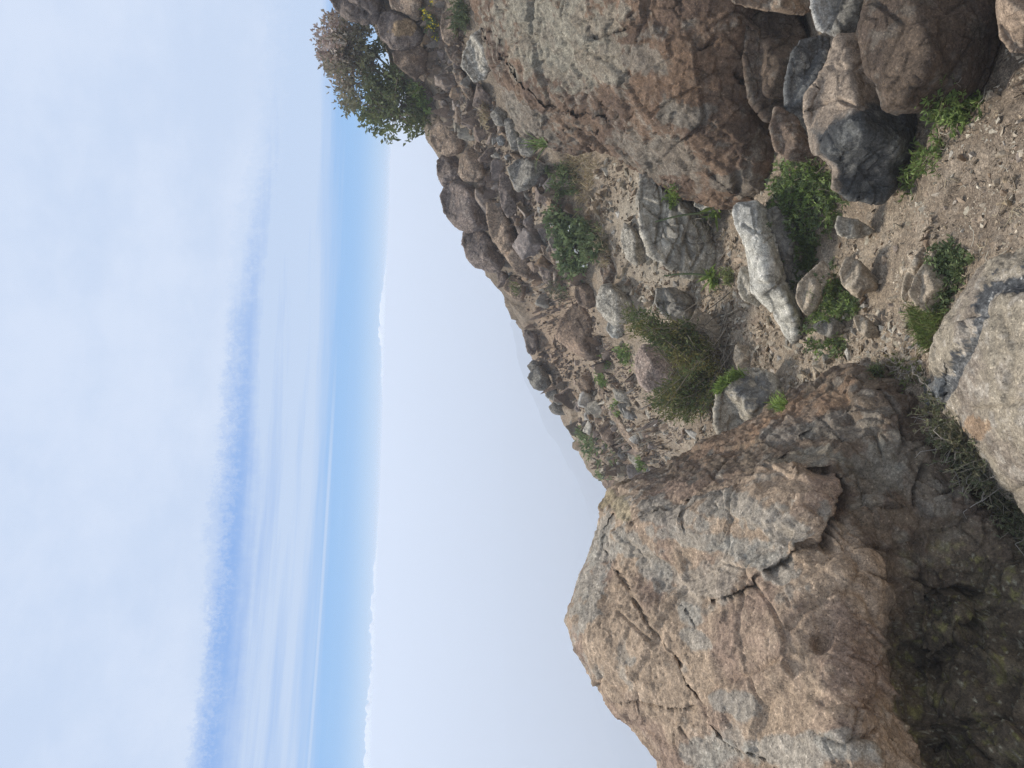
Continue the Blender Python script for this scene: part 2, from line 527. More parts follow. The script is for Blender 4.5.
_WARP = {}
def spot(X, Y, P, x, y, rx, ry, nsc=9., amt=.45, ang=0.):
    """a patch of another colour on the stone, with a ragged noise-warped edge"""
    c, s = math.cos(ang), math.sin(ang)
    u = ((X - x) * c + (Y - y) * s) / rx; v = (-(X - x) * s + (Y - y) * c) / ry
    k = (len(P), round(float(P[0, 0]), 6))
    if _WARP.get('k') != k:
        _WARP['k'] = k; _WARP['v'] = [fbm(P, 9., 4, .6, 3.3), fbm(P, 14., 3, .6, 71.)]
    wv = _WARP['v'][int(x + y) % 2] * (1 if int(x * 7 + y * 3) % 4 < 2 else -1)
    q = np.sqrt(u * u + v * v) + wv * amt * 2
    return sstep(1.06, .9, q)

def big_boulder(key, label, outline, ctrl, rimR, rimpx, thick, step, voxel, pal, cracks, paint, dispf, group=None, mat=None):
    ctrl = np.array(ctrl, float)
    t = TPS(ctrl[:, :2], ctrl[:, 2], 1e-3, 100.)
    def prof(dist): 
        q = np.clip(dist / rimpx, 0, 1)
        return 1 - np.sqrt(1 - (1 - q) ** 2)
    def front(V, dist): return t(V) + rimR * prof(dist)
    def back(V, dist): return t(V) + rimR + thick * (1 - prof(dist * .45))
    me = relief(outline, front, back, step, voxel)
    P = verts(me); Nn = normals(me)
    X, Y, D = proj(P)
    dsp = dispf(P, X, Y, Nn)
    fr = (Nn @ FWD < .15)
    PX = np.column_stack([X, Y])
    carve = np.zeros(len(P)); dark = np.zeros(len(P))
    for line, w, dep in cracks:
        wob = fbm(P, 14., 3, .6, w) * w * 1.3 + fbm(P, 45., 2, .6, w) * w * .35
        lw = w * (.75 + .9 * np.clip(fbm(P, 7., 2, .5, dep * 90), -.5, .8))
        ld = np.abs(line_dist(PX, line) + wob)
        k = np.exp(-(ld / lw) ** 2) * fr
        carve += dep * k; dark = np.maximum(dark, k)
    P2 = P + Nn * dsp[:, None] + FWD * carve[:, None]
    col = paint(P2, X, Y, Nn, D)
    col *= (1 - .3 * dark)[:, None]                      # colour darkened along the cracks
    base = P2[np.argmin(P2[:, 2])].copy(); base[:2] = P2[:, :2].mean(0)
    o = finish(me, 'boulder', P2, base, mat or MAT_ROCK, np.clip(col, .008, .8))
    tag(o, label, 'boulder', group)
    ROCKS[key] = o
    return o

# ---- the great split boulder
def paint_main(P, X, Y, N, D):
    tan = np.array([.335, .245, .166]); pk = np.array([.250, .174, .124]); gr = np.array([.300, .272, .222]); br = np.array([.175, .122, .085])
    n1 = fbm(P, 3.5, 4, .55, 2); n2 = fbm(P, 11, 4, .6, 7); n3 = fbm(P, 38, 3, .6, 4)
    c = mix(np.tile(tan, (len(P), 1)), pk, sstep(-.12, .4, n1 + .3 * n2))
    c = mix(c, (.39, .29, .20), sstep(.2, .5, n2 + .3 * n3) * .55)
    c = mix(c, gr, sstep(.18, .34, fbm(P, 5., 5, .62, 33)) * .5)
    for x, y, rx, ry, a in ((662,512,38,12,.35),(735,512,38,16,.0),(700,540,55,10,.15),(790,535,32,22,.3),(588,585,14,40,.2),(603,545,16,26,.2),(688,612,17,9,.5),(730,700,24,14,.3),
                            (712,752,38,14,0),(800,752,70,16,0),(786,575,30,14,.5),(640,555,50,12,.9),(760,560,30,15,.5),(632,662,6,5,0),(845,745,30,12,.2),(700,640,16,8,.4)):
        c = mix(c, gr * RNG.uniform(.9, 1.08), spot(X, Y, P, x, y, rx, ry, 8., .5, a) * .68)
    # brown striated flank towards the path
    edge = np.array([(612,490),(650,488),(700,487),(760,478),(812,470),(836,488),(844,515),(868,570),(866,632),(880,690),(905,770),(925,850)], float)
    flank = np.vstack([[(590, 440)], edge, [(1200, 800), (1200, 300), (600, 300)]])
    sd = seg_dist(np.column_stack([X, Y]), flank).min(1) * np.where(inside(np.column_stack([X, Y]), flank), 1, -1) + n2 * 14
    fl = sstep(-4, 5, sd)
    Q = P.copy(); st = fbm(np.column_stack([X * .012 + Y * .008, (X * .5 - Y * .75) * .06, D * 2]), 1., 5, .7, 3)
    cf = mix(np.tile([.185, .138, .094], (len(P), 1)), br * .85, sstep(-.25, .35, st + .4 * n2))
    cf = mix(cf, (.27, .235, .185), sstep(.15, .45, n2 + .5 * st) * .7)
    for x, y, rx, ry, a, cc in ((735,440,50,12,-.45,(.30,.185,.11)),(805,415,48,14,-.5,(.34,.20,.11)),(812,462,28,12,-.2,(.36,.32,.23)),(850,440,40,20,-.2,(.27,.25,.205)),
                                (790,440,22,14,-.4,(.25,.235,.20)),(900,470,40,25,.6,(.23,.20,.15)),(870,480,25,30,.5,(.25,.235,.185)),(905,415,30,18,.8,(.145,.10,.075)),(950,470,30,20,.8,(.15,.105,.072)),
                                (650,492,30,14,-.3,(.15,.105,.082)),(625,470,10,14,0,(.40,.32,.19)),(626,512,12,10,0,(.38,.31,.19))):
        cf = mix(cf, cc, spot(X, Y, P, x, y, rx, ry, 9., .7, a) * .36)
    # dark mossy foot
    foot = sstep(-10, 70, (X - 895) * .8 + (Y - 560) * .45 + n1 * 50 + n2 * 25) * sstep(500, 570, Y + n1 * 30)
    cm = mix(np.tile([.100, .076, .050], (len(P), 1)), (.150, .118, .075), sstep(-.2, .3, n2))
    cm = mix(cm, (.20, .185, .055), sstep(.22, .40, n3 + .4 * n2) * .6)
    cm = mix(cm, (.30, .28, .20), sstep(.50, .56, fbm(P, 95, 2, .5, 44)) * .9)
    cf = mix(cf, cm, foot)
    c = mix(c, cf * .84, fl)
    c = mix(c, (.32, .26, .16), spot(X, Y, P, 622, 510, 9, 13, 10, .4) * .8)
    c = mix(c, (.30, .24, .14), spot(X, Y, P, 605, 500, 10, 8, 10, .4) * .7)
    c *= (1 + .18 * n3 + .14 * fbm(P, 90, 2, .6, 5))[:, None]
    return c

PANELS = [([(690,503),(728,499),(745,487),(784,469),(815,480),(838,486),(842,520),(836,556),(796,566),(764,586),(732,602),(700,600),(672,560),(640,548),(612,535),(628,520),(668,512)], .020),
          ([(604,546),(629,587),(666,645),(692,693),(712,724),(731,749),(768,764),(800,800),(640,900),(520,620)], -.016),
          ([(728,500),(762,477),(812,474),(836,488),(842,520),(820,540),(780,530),(740,520)], .016),
          ([(655,468),(740,432),(800,420),(812,440),(760,462),(690,480)], .012), ([(850,372),(905,400),(900,440),(860,430)], .014), ([(905,420),(950,450),(960,500),(915,480)], -.016),
          ([(790,520),(815,500),(838,520),(834,550),(800,560)], .03), ([(905,600),(950,590),(985,625),(950,665),(915,650)], .045), ([(930,690),(980,680),(1010,720),(960,760),(925,740)], .03)]
def disp_main(P, X, Y, N):
    f1, e1 = facets(P, 4.2, 3.); f2, e2 = facets(P, 13., 7.)
    PX = np.column_stack([X, Y]) + np.column_stack([fbm(P, 16., 3, .6, 1.), fbm(P, 16., 3, .6, 51.)]) * 9
    tp = sstep(568, 605, X)
    d = fbm(P, 2.5, 2, .5, 5) * .016 + (f1 * .015 + f2 * .0075) * tp + fbm(P, 10, 4, .6, 3) * .007 + fbm(P, 40, 3, .65, 3) * .0062
    d += (ridged(P, 6., 3, 3) - .5) * .005
    fr = sstep(.25, -.45, N @ FWD)
    for pl, hh in PANELS:
        sd = seg_dist(PX, pl).min(1) * np.where(inside(PX, pl), 1, -1)
        d += hh * sstep(-2.2, 2.2, sd) * fr
    rough = sstep(-30, 60, (X - 815) + n_(P) * 30)
    f3, e3 = facets(P, 8., 17.)
    d += rough * (f3 * .03 + fbm(P, 6, 3, .6, 9) * .03)
    st = fbm(np.column_stack([X * .012 + Y * .008, (X * .5 - Y * .75) * .06, P[:, 1] * 2]), 1., 4, .65, 3)
    d += st * .010 * sstep(500, 470, Y)
    d += sstep(880, 920, X) * sstep(540, 580, Y) * (fbm(P, 18, 3, .6, 3) * .02 + facets(P, 9., 2.)[0] * .02)
    # small hollow on the face
    d -= .035 * np.exp(-(((X - 822) / 9) ** 2 + ((Y - 645) / 8) ** 2))
    return d
def n_(P): return fbm(P, 5, 2, .5, 21)

OUT_MAIN = [(672,900),(668,800),(655,764),(640,742),(618,720),(603,694),(588,672),(575,652),(566,621),(574,592),(580,572),(588,552),(598,530),(604,506),(612,492),(632,482),(660,470),(700,450),
            (740,430),(775,408),(800,392),(830,378),(850,371),(872,375),(900,392),(925,415),(950,440),(975,474),(1000,512),(1030,555),(1110,620),(1180,760),(1180,900)]
CT_MAIN = [(562,630,2.55),(575,700,2.45),(620,720,2.3),(660,764,2.15),(700,800,2.0),(672,900,1.9),(604,510,2.85),(615,560,2.62),(640,620,2.33),(690,560,2.32),(720,620,2.06),(700,690,2.06),(760,680,1.9),(760,760,1.84),
           (800,620,1.86),(830,640,1.835),(858,600,1.86),(856,650,1.81),(872,695,1.745),(890,755,1.665),(800,560,1.98),(740,530,2.2),(690,500,2.42),(640,500,2.68),(625,485,2.95),(760,490,2.22),(815,480,2.10),(840,500,2.06),(838,535,1.98),(868,560,1.92),
           (660,470,3.0),(700,450,2.9),(740,440,2.72),(800,410,2.58),(850,385,2.46),(820,440,2.32),(870,430,2.22),(880,490,2.06),(930,430,2.15),(920,500,2.0),(960,500,1.98),(1000,530,1.93),(890,560,2.0),
           (895,612,2.0),(905,675,1.955),(930,745,1.88),(940,640,1.96),(960,560,1.98),(985,620,1.93),(970,690,1.84),(1000,760,1.72),(1040,680,1.75),(1100,760,1.6),(1030,580,1.86),(1150,850,1.5),(900,880,1.55)]
CR_MAIN = [([(604,546),(612,566),(629,587),(643,614),(655,630),(666,645),(678,668),(692,693),(703,708),(712,724),(722,740),(732,749),(750,754),(768,766),(778,790)], 1.7, .05),
           ([(619,706),(636,704),(653,707),(672,711),(693,709)], 1.6, .022), ([(836,556),(818,558),(796,566),(780,576),(764,586),(748,595),(732,602),(716,604)], 1.9, .035),
           ([(728,500),(745,487),(762,477),(784,469),(792,460)], 3.2, .075), ([(815,480),(828,478),(838,486),(842,500),(840,520)], 5.5, .08), ([(690,503),(728,499)], 1.8, .03),
           ([(690,503),(668,512),(650,520),(628,530)], 1.6, .02), ([(692,530),(688,520),(702,505)], 1.6, .02), ([(840,520),(834,540),(836,556)], 4, .06), ([(604,546),(608,530),(613,515)], 2.5, .03),
           ([(688,612),(696,628),(702,634)], 1.5, .018), ([(805,442),(818,434)], 1.6, .03), ([(880,405),(900,425),(905,450)], 2.5, .03), ([(925,470),(915,490),(918,505)], 2.5, .03),
           ([(905,590),(930,598),(960,585),(985,600)], 4, .05), ([(920,680),(945,660),(975,640),(1005,615)], 3, .05), ([(632,725),(640,715),(636,700)], 1.2, .015), ([(676,720),(682,735),(690,745)], 1.3, .015)]
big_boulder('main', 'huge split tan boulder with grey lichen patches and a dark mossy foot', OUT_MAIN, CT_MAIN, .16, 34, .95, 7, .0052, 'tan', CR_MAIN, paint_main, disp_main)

# ---- reddish boulder on the other side of the path
def paint_red(P, X, Y, N, D):
    n1 = fbm(P, 3.2, 4, .55, 12); n2 = fbm(P, 10, 4, .6, 17); n3 = fbm(P, 42, 3, .65, 14)
    c = mix(np.tile([.225, .150, .104], (len(P), 1)), (.142, .095, .070), sstep(-.2, .4, n1 + .3 * n3))
    c = mix(c, (.27, .235, .195), sstep(.08, .4, n2 + .35 * n3) * .65)
    c = mix(c, (.20, .125, .080), spot(X, Y, P, 700, 70, 60, 40, 5, .5) * .6)
    c = mix(c, (.13, .088, .062), spot(X, Y, P, 770, 80, 40, 60, 5, .5) * .7)
    for x, y, rx, ry, a in ((540,30,45,40,.2),(585,25,35,35,.2),(560,65,30,18,.5),(525,10,30,20,0),(600,60,30,22,.3)):
        c = mix(c, (.34, .308, .248), spot(X, Y, P, x, y, rx, ry, 7., .7, a) * .6)
    for x, y, rx, ry, a in ((500,100,30,14,.5),(530,120,30,16,.4),(660,150,40,20,.4),(690,110,25,12,.2),(650,60,25,12,.2),(740,180,22,10,0)):
        c = mix(c, (.25, .222, .185), spot(X, Y, P, x, y, rx, ry, 8., .55, a) * .65)
    c *= (.76 + .30 * n3 + .2 * fbm(P, 90, 2, .6, 5))[:, None]
    return c * np.array([.95, .93, .86])
def disp_red(P, X, Y, N):
    f1, e1 = facets(P, 3.2, 13.); f2, e2 = facets(P, 11., 17.)
    d = fbm(P, 2.2, 3, .5, 15) * .03 + f1 * .034 + f2 * .022 + fbm(P, 9, 4, .62, 13) * .011 + fbm(P, 38, 3, .65, 13) * .0085
    d += (ridged(P, 5., 3, 13) - .5) * .012
    return d
OUT_RED = [(462,-90),(468,-30),(474,8),(488,30),(492,58),(500,80),(506,105),(522,128),(545,143),(575,148),(594,140),(610,150),(634,160),(655,178),(672,190),(700,198),(734,203),(758,194),(776,176),
           (790,150),(800,110),(808,80),(800,50),(806,20),(800,-30),(790,-90)]
CT_RED = [(462,-90,4.6),(474,8,4.55),(492,60,4.6),(506,105,4.75),(545,143,4.7),(594,140,4.35),(655,178,4.05),(700,198,3.85),(734,203,3.72),(776,176,3.55),(545,30,4.0),(530,90,4.35),(600,30,3.62),(600,90,3.85),
          (560,110,4.3),(650,130,3.72),(650,50,3.42),(700,60,3.3),(700,140,3.52),(745,120,3.42),(745,40,3.25),(780,60,3.35),(790,110,3.5),(600,-60,3.4),(700,-60,3.1),(780,-60,3.1),(805,0,3.3)]
CR_RED = [([(478,20),(495,40),(512,62),(528,82),(545,92),(565,102),(590,108),(615,111)], 3.0, .09), ([(700,48),(712,42),(716,36)], 2.5, .05), ([(740,75),(752,90),(766,104)], 5, .08), ([(466,18),(482,24),(500,30),(510,55)], 2.2, .04),
          ([(548,140),(570,122),(600,128)], 2, .03), ([(600,35),(625,28),(640,8)], 2, .04), ([(715,172),(735,184),(752,188)], 2.2, .03)]
big_boulder('red', 'large reddish brown boulder with pale grey lichen beside the dark rocks', OUT_RED, CT_RED, .17, 26, .9, 7, .0078, 'brown', CR_RED, paint_red, disp_red)

# ---- near boulder with a dark vein
def paint_vein(P, X, Y, N, D):
    n1 = fbm(P, 5, 4, .55, 22); n2 = fbm(P, 16, 4, .6, 27); n3 = fbm(P, 60, 3, .65, 24)
    c = mix(np.tile([.290, .243, .178], (len(P), 1)), (.215, .175, .135), sstep(-.2, .4, n1 + .4 * n2))
    c = mix(c, (.36, .315, .255), sstep(.1, .4, n2 + .3 * n3) * .7)
    c = mix(c, (.30, .195, .115), spot(X, Y, P, 990, 425, 16, 10, 10, .5) * .7)
    PX = np.column_stack([X, Y])
    ld = line_dist(PX, [(1060,288),(1024,284),(1003,288),(990,298),(984,315),(977,335),(968,355),(958,372),(948,386),(942,402)]) + n2 * 11 + n3 * 5 + facets(P, 22.)[0] * 3
    v = sstep(11.5, 10.5, ld)
    cv = mix(np.tile([.075, .075, .074], (len(P), 1)), (.17, .165, .155), sstep(-.1, .5, n2 + n3))
    cv = mix(cv, (.45, .44, .40), sstep(.62, .68, fbm(P, 90, 2, .5, 4)))
    c = mix(c, cv, v)
    c = mix(c, (.11, .115, .115), spot(X, Y, P, 934, 388, 12, 14, 10, .3) * .8)
    c *= (1 + .28 * n3)[:, None]
    return c
def disp_vein(P, X, Y, N):
    f1, e1 = facets(P, 6., 23.); f2, e2 = facets(P, 18., 27.)
    d = fbm(P, 4, 3, .5, 25) * .012 + f1 * .016 + f2 * .004 + fbm(P, 14, 4, .6, 23) * .008 + fbm(P, 50, 3, .65, 23) * .0055
    ld = line_dist(np.column_stack([X, Y]), [(1060,288),(1024,284),(1003,288),(990,298),(984,315),(977,335),(968,355),(958,372),(948,386)])
    PX = np.column_stack([X, Y]) + np.column_stack([f1, f2]) * 5
    slab = np.array([(1300,290),(1024,292),(1006,296),(996,306),(990,322),(983,342),(974,362),(964,380),(954,394),(950,412),(985,462),(1110,570),(1300,600)], float)
    sd = seg_dist(PX, slab).min(1) * np.where(inside(PX, slab), 1, -1)
    vz = sstep(16, 9, ld + f1 * 4)
    return d - vz * (.008 + f2 * .012) + .022 * sstep(-3, 3, sd)
OUT_VEIN = [(1250,230),(1100,240),(1030,256),(990,262),(976,272),(966,292),(950,318),(938,338),(931,358),(934,380),(926,386),(930,400),(945,412),(958,424),(970,440),(985,462),(1005,490),(1040,530),(1110,570),(1250,600)]
CT_VEIN = [(1250,230,1.35),(1030,256,1.80),(976,272,1.93),(940,335,1.99),(931,358,2.02),(934,390,2.06),(960,320,1.90),(975,380,1.88),(1000,340,1.78),(1000,420,1.80),(1030,300,1.70),(1050,400,1.62),(1020,470,1.80),(970,440,1.97),
           (1040,530,1.82),(1110,480,1.55),(1150,350,1.45),(1250,450,1.3),(1250,600,1.4)]
big_boulder('vein', 'tan boulder crossed by a dark blue-grey vein, nearest the camera beside the path', OUT_VEIN, CT_VEIN, .10, 26, .5, 6, .0045, 'tan', [([(944,405),(958,420),(980,445),(1010,480)], 3, .03), ([(950,360),(944,385),(946,402)], 2, .015)], paint_vein, disp_vein)

# ---- traced rocks ------------------------------------------------------------------
def tr(*a, **k): return traced_rock(*a, **k)
def paint_dark_front(P, X, Y, N, col):
    n = fbm(P, 14, 3, .6, 5) * 10
    t = sstep(5, -5, (X - 862) * .55 + (Y - 108) * 1.0 + n)     # tan upper part
    rim = sstep(9, 3, X - np.interp(Y, [37, 80, 95, 120, 150, 170], [838, 825, 808, 806, 815, 833]) + n * .4)
    t = np.maximum(t, rim * .8)
    return mix(col, np.array([.29, .225, .165]) * (1 + .25 * fbm(P, 40, 3, .6))[:, None], t)
tr('d1', 'charcoal dark angular rock with a tan top beside the green weeds', 'dark', [(838,37),(824,80),(808,95),(806,120),(815,150),(833,168),(833,188),(852,198),(880,200),(893,188),(896,172),(915,150),(918,116),(905,104),(884,70),(865,40)],
   d=2.62, hgt=.5, thick=.8, paint=paint_dark_front, lichen=.3, planes=[(.95, .75, .25), (1.0, -.12, -.05), (.95, .1, -.75), (1.0, -.5, .5)], cracks=[([(808,110),(840,100),(862,110)], 1.6, .02)], rough=.8)
tr('d2', 'big rounded dark brown rock between the charcoal rock and the dirt path', 'brown', [(862,36),(868,70),(878,86),(884,110),(905,113),(932,110),(958,101),(984,82),(998,52),(1000,15),(994,-30),(880,-40),(866,0)],
   d=2.50, hgt=.5, thick=.8, planes=[(.85, .6, 0), (.95, -.15, .25), (.95, -.5, -.3)], rough=.8,
   paint=lambda P, X, Y, N, c: c * .5)
tr('corner', 'pale tan rock cut off by the photo\'s top right corner', 'tan', [(1002,-40),(998,10),(1000,36),(1012,50),(1040,56),(1080,40),(1080,-40)], d=2.12, hgt=.4, rough=.5, lichen=.1)
tr('cap', 'narrow tan rock capping the reddish boulder at the photo\'s top edge', 'tan', [(728,-40),(732,2),(760,8),(792,13),(812,12),(818,-5),(812,-40)], d=3.12, hgt=.4, rough=.7)
tr('d3', 'grey rock with a pale edge perched above the charcoal rock', 'grey', [(810,-30),(812,8),(820,28),(838,38),(856,36),(874,28),(890,10),(892,-30)], d=2.75, hgt=.4, paint=lambda P, X, Y, N, c: mix(c * .62, (.36, .34, .30), sstep(24, 8, (X - 808) - (Y * .25) + fbm(P, 20, 3) * 8)))
tr('s1', 'dark slab wedged in the crevice behind the charcoal rock', 'dark', [(800,40),(790,62),(786,92),(790,125),(800,140),(814,150),(812,120),(818,85),(832,58),(828,38)], d=3.0, hgt=.4, thick=1.2, lichen=.3, rough=.8, paint=lambda P, X, Y, N, c: c * 1.5)
tr('s2', 'small brown slab at the foot of the reddish boulder above the weeds', 'brown', [(776,108),(770,128),(776,150),(790,160),(806,162),(818,154),(806,138),(795,118)], d=2.98, hgt=.45, rough=.8)
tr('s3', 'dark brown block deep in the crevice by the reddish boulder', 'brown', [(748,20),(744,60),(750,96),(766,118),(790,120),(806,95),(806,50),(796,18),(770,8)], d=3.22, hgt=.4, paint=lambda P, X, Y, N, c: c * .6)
# pale vein ledge
tr('ledge', 'long white rock ledge standing like a spine out of the dirt', 'white', [(733,210),(739,203),(756,203),(768,214),(774,232),(781,258),(788,280),(796,300),(803,322),(804,336),(792,343),(784,330),(776,314),(764,302),(756,290),(751,262),(744,238),(735,224)],
   d=3.25, hgt=.55, thick=1.4, lichen=.4, rough=.7, planes=[(.8, .5, .1), (.7, -.3, .1)], cracks=[([(760,282),(775,284),(790,280)], 1.5, .015), ([(745,225),(760,235),(775,232)], 1.5, .015)])
tr('ledgeside', 'low grey-brown rock in the shade under the white ledge', 'grey', [(766,212),(776,208),(792,222),(802,250),(804,280),(800,300),(790,285),(782,260),(774,235)], d=3.22, hgt=.35, paint=lambda P, X, Y, N, c: c * .75, lichen=.1)  # shadowed side of the ledge, its shade put into the darkened colour
tr('ledgefoot', 'small low grey rock against the lower flank of the white ledge', 'pale', [(740,268),(738,288),(744,300),(758,306),(764,300),(756,284),(750,266)], d=3.42, hgt=.35)
tr('t1', 'flat tan slab tilted up beside the green weeds', 'slab', [(823,260),(812,270),(799,284),(796,298),(801,310),(808,317),(816,308),(826,292),(832,276)], d=2.93, hgt=.35, lichen=.15, rough=.6)
tr('t2', 'tan rock with a notched corner on the dirt path', 'slab', [(846,257),(840,272),(842,284),(852,294),(858,298),(866,292),(878,290),(880,281),(868,270),(858,260)], d=2.74, hgt=.4, lichen=.12, rough=.7)
tr('w3', 'pointed pale slab lying flat on the dirt beyond the weeds', 'pale', [(838,216),(835,226),(838,234),(848,239),(862,238),(876,232),(868,226),(858,220)], d=2.86, hgt=.25, rough=.6)
tr('w4', 'grey stone half hidden among green weeds on the path', 'grey', [(812,326),(822,320),(834,318),(845,326),(843,334),(832,338),(820,334)], d=2.86, hgt=.45, rough=.7)
tr('w5', 'tan stone in front of green weeds by the rubble strip', 'slab', [(853,316),(862,315),(872,322),(881,332),(878,338),(866,338),(857,330)], d=2.68, hgt=.4, rough=.7)
tr('t3', 'tan slab with green weeds growing along one side beside the vein boulder', 'slab', [(936,249),(924,264),(914,278),(909,294),(916,305),(926,312),(940,313),(946,297),(954,280),(952,262)], d=2.30, hgt=.35, lichen=.12, rough=.6)
tr('t4', 'thin tan slab half sunk in the path beside the weedy slab', 'slab', [(932,236),(918,252),(906,275),(901,298),(906,303),(912,286),(922,266),(934,250)], d=2.40, hgt=.3, rough=.6)
def paint_path_outcrop(P, X, Y, N, col):
    n = fbm(P, 12, 3, .6, 5)
    c = mix(col, (.15, .15, .145), spot(X, Y, P, 752, 393, 16, 14, 9, .6) * .75)
    return mix(c, (.40, .35, .27), spot(X, Y, P, 730, 425, 12, 20, 9, .5) * .6)
tr('po', 'knobbly grey outcrop half buried in the path against the split boulder', 'pale', [(742,372),(728,380),(719,392),(716,410),(717,428),(722,446),(738,450),(756,430),(772,416),(784,400),(780,384),(768,373),(754,368)], d=3.52, hgt=.42, thick=.5, paint=paint_path_outcrop, rough=1.2)
tr('pb', 'broad low pale slab flush with the dirt path', 'slab', [(696,310),(690,322),(694,340),(706,354),(720,362),(732,360),(733,342),(722,328),(708,314)], d=4.02, hgt=.22, lichen=.1, rough=.6)
tr('pc', 'pale tan block standing on the path between the flush slab and the grey outcrop', 'slab', [(736,344),(733,358),(738,370),(748,370),(754,360),(750,346)], d=3.75, hgt=.4, rough=.7)
tr('rd', 'smooth pinkish rounded rock beside the heath bush', 'tan', [(642,345),(636,356),(635,370),(639,384),(648,392),(662,393),(676,384),(678,362),(668,350),(654,344)], d=5.25, hgt=.45, rounded=.7, rough=.45, paint=lambda P, X, Y, N, c: mix(c, (.31, .235, .195), np.full(len(P), .6)))
tr('gr', 'rounded pale grey rock standing on the slope above the heath bush', 'pale', [(602,286),(597,297),(598,308),(606,320),(616,326),(628,323),(636,314),(634,300),(622,289),(611,284)], d=5.5, hgt=.5, rounded=.6, rough=.7, planes=[(.8, .55, 0), (.9, -.3, .1)])
tr('gw', 'small chalky white rock under the rounded pale grey rock', 'white', [(608,322),(606,330),(612,338),(620,338),(626,330),(622,322)], d=5.55, hgt=.4)
tr('gb', 'upright brown block with a pale edge next to the rounded pale grey rock', 'brown', [(603,257),(600,270),(603,284),(612,284),(620,276),(619,260),(612,255)], d=5.5, hgt=.5, rough=.6, lichen=.4)
tr('gc', 'grey wedge with a sunlit pale face on the scree bank', 'pale', [(624,222),(621,240),(626,258),(636,266),(648,260),(644,244),(636,230)], d=5.0, hgt=.5, rough=.6, planes=[(.7, .7, 0), (.9, -.6, 0)])
tr('gd', 'pair of fused grey rocks at the heath bush\'s upper edge', 'grey', [(656,288),(655,302),(662,314),(674,320),(690,316),(694,304),(688,294),(674,288)], d=4.85, hgt=.45, cracks=[([(660,304),(676,302),(690,306)], 1.6, .03)])
tr('bank', 'broad pale grey outcrop surfacing through the scree bank', 'pale', [(650,162),(642,180),(637,205),(642,230),(652,252),(668,268),(690,276),(712,270),(714,250),(706,232),(694,212),(680,192),(664,172)], d=4.72, dd=0, hgt=.2, thick=.3, lichen=.5, rough=1.3,
   cracks=[([(660,180),(680,215),(692,262)], 1.6, .03), ([(645,205),(670,225),(700,240)], 1.4, .03), ([(655,175),(662,210),(655,245)], 1.2, .03), ([(668,262),(680,230),(672,195)], 1.2, .03), ([(690,270),(704,245),(690,215)], 1.2, .03)])
tr('bk1', 'blue-grey rock tucked under the lower edge of the reddish boulder', 'blue', [(640,166),(640,178),(648,190),(660,193),(668,184),(664,172),(652,163)], d=4.45, hgt=.4)
tr('bk2', 'small white angular stone under the lower edge of the reddish boulder', 'white', [(696,197),(694,206),(704,212),(718,215),(720,208),(710,199)], d=4.05, hgt=.4, rough=.6)
tr('bk3', 'grey slab leaning below the blue-grey rock', 'grey', [(668,186),(664,196),(672,210),(686,220),(694,212),(690,198),(680,188)], d=4.3, hgt=.3, rough=.8)
# upper hillside
PUR = dict(lichen=.12)
tr('ka', 'biggest rounded purple-brown boulder on the skyline', 'purple', [(440,196),(445,187),(453,182),(463,180),(474,183),(480,188),(488,200),(490,215),(489,229),(478,231),(468,232),(459,229),(452,223),(444,212)], d=6.9, hgt=.5, thick=.9, rough=.7, planes=[(.72, .75, 0), (.95, -.35, .1), (.85, .3, -.3)], **PUR)
tr('kb', 'purple-brown skyline boulder with a hollowed dark side next to the biggest one', 'purple', [(462,245),(465,233),(478,230),(488,230),(498,246),(504,261),(500,271),(490,272),(477,267),(468,258)], d=7.0, hgt=.5, thick=.9, rough=.9, planes=[(.7, .6, .2), (.9, -.4, .2)], **PUR)
tr('kc', 'small knobbly brown boulder on the skyline between two larger ones', 'purple', [(437,161),(437,174),(443,187),(452,184),(460,181),(467,172),(466,158),(455,151),(444,151)], d=6.95, hgt=.5, thick=.9, **PUR)
tr('kd', 'brown upright block just below the knobbly skyline boulder', 'tan', [(467,148),(460,160),(458,174),(464,181),(478,181),(486,174),(487,156),(480,146)], d=6.7, hgt=.5, rough=.7, **PUR)
tr('ke', 'smooth egg-shaped tan boulder on the skyline', 'tan', [(431,128),(430,141),(436,151),(447,156),(459,154),(467,146),(466,134),(458,122),(448,115),(438,115)], d=6.85, hgt=.5, rounded=.6, rough=.5, lichen=.05)
tr('kf', 'long tan slab leaning on the egg-shaped boulder', 'tan', [(442,88),(438,100),(444,114),(458,122),(468,140),(473,146),(472,124),(462,104),(454,90)], d=6.6, hgt=.4, rough=.6, lichen=.05)
tr('kg', 'dark brown slab in the shadow below the long tan slab', 'brown', [(464,112),(467,128),(474,144),(483,142),(481,126),(474,112)], d=6.55, hgt=.3, rough=.7)
tr('kh', 'blocky grey rock with a flat sunlit side jutting from the hillside', 'grey', [(507,168),(517,160),(530,157),(544,157),(551,166),(549,176),(537,184),(527,189),(517,192),(512,183)], d=5.75, hgt=.6, thick=1., rough=.5, planes=[(.75, .95, .25), (.95, -.3, .05)], lichen=.15)
tr('ki', 'grey slab leaning against the blocky grey rock', 'grey', [(538,183),(546,177),(554,175),(557,186),(553,198),(545,194)], d=5.7, hgt=.4, rough=.6)
tr('kj', 'upright brown plank-shaped rock beside the blocky grey rock', 'purple', [(500,170),(499,188),(501,206),(508,219),(517,212),(514,192),(509,176)], d=6.0, hgt=.5, rough=.6, **PUR)
tr('kk', 'longest tan slab lying diagonally under the skyline boulders', 'tan', [(488,203),(487,216),(491,234),(499,248),(509,262),(517,273),(527,277),(533,270),(529,255),(517,237),(506,218),(497,202)], d=6.35, hgt=.4, rough=.7, lichen=.05, cracks=[([(505,255),(512,248),(520,250)], 1.2, .03)])
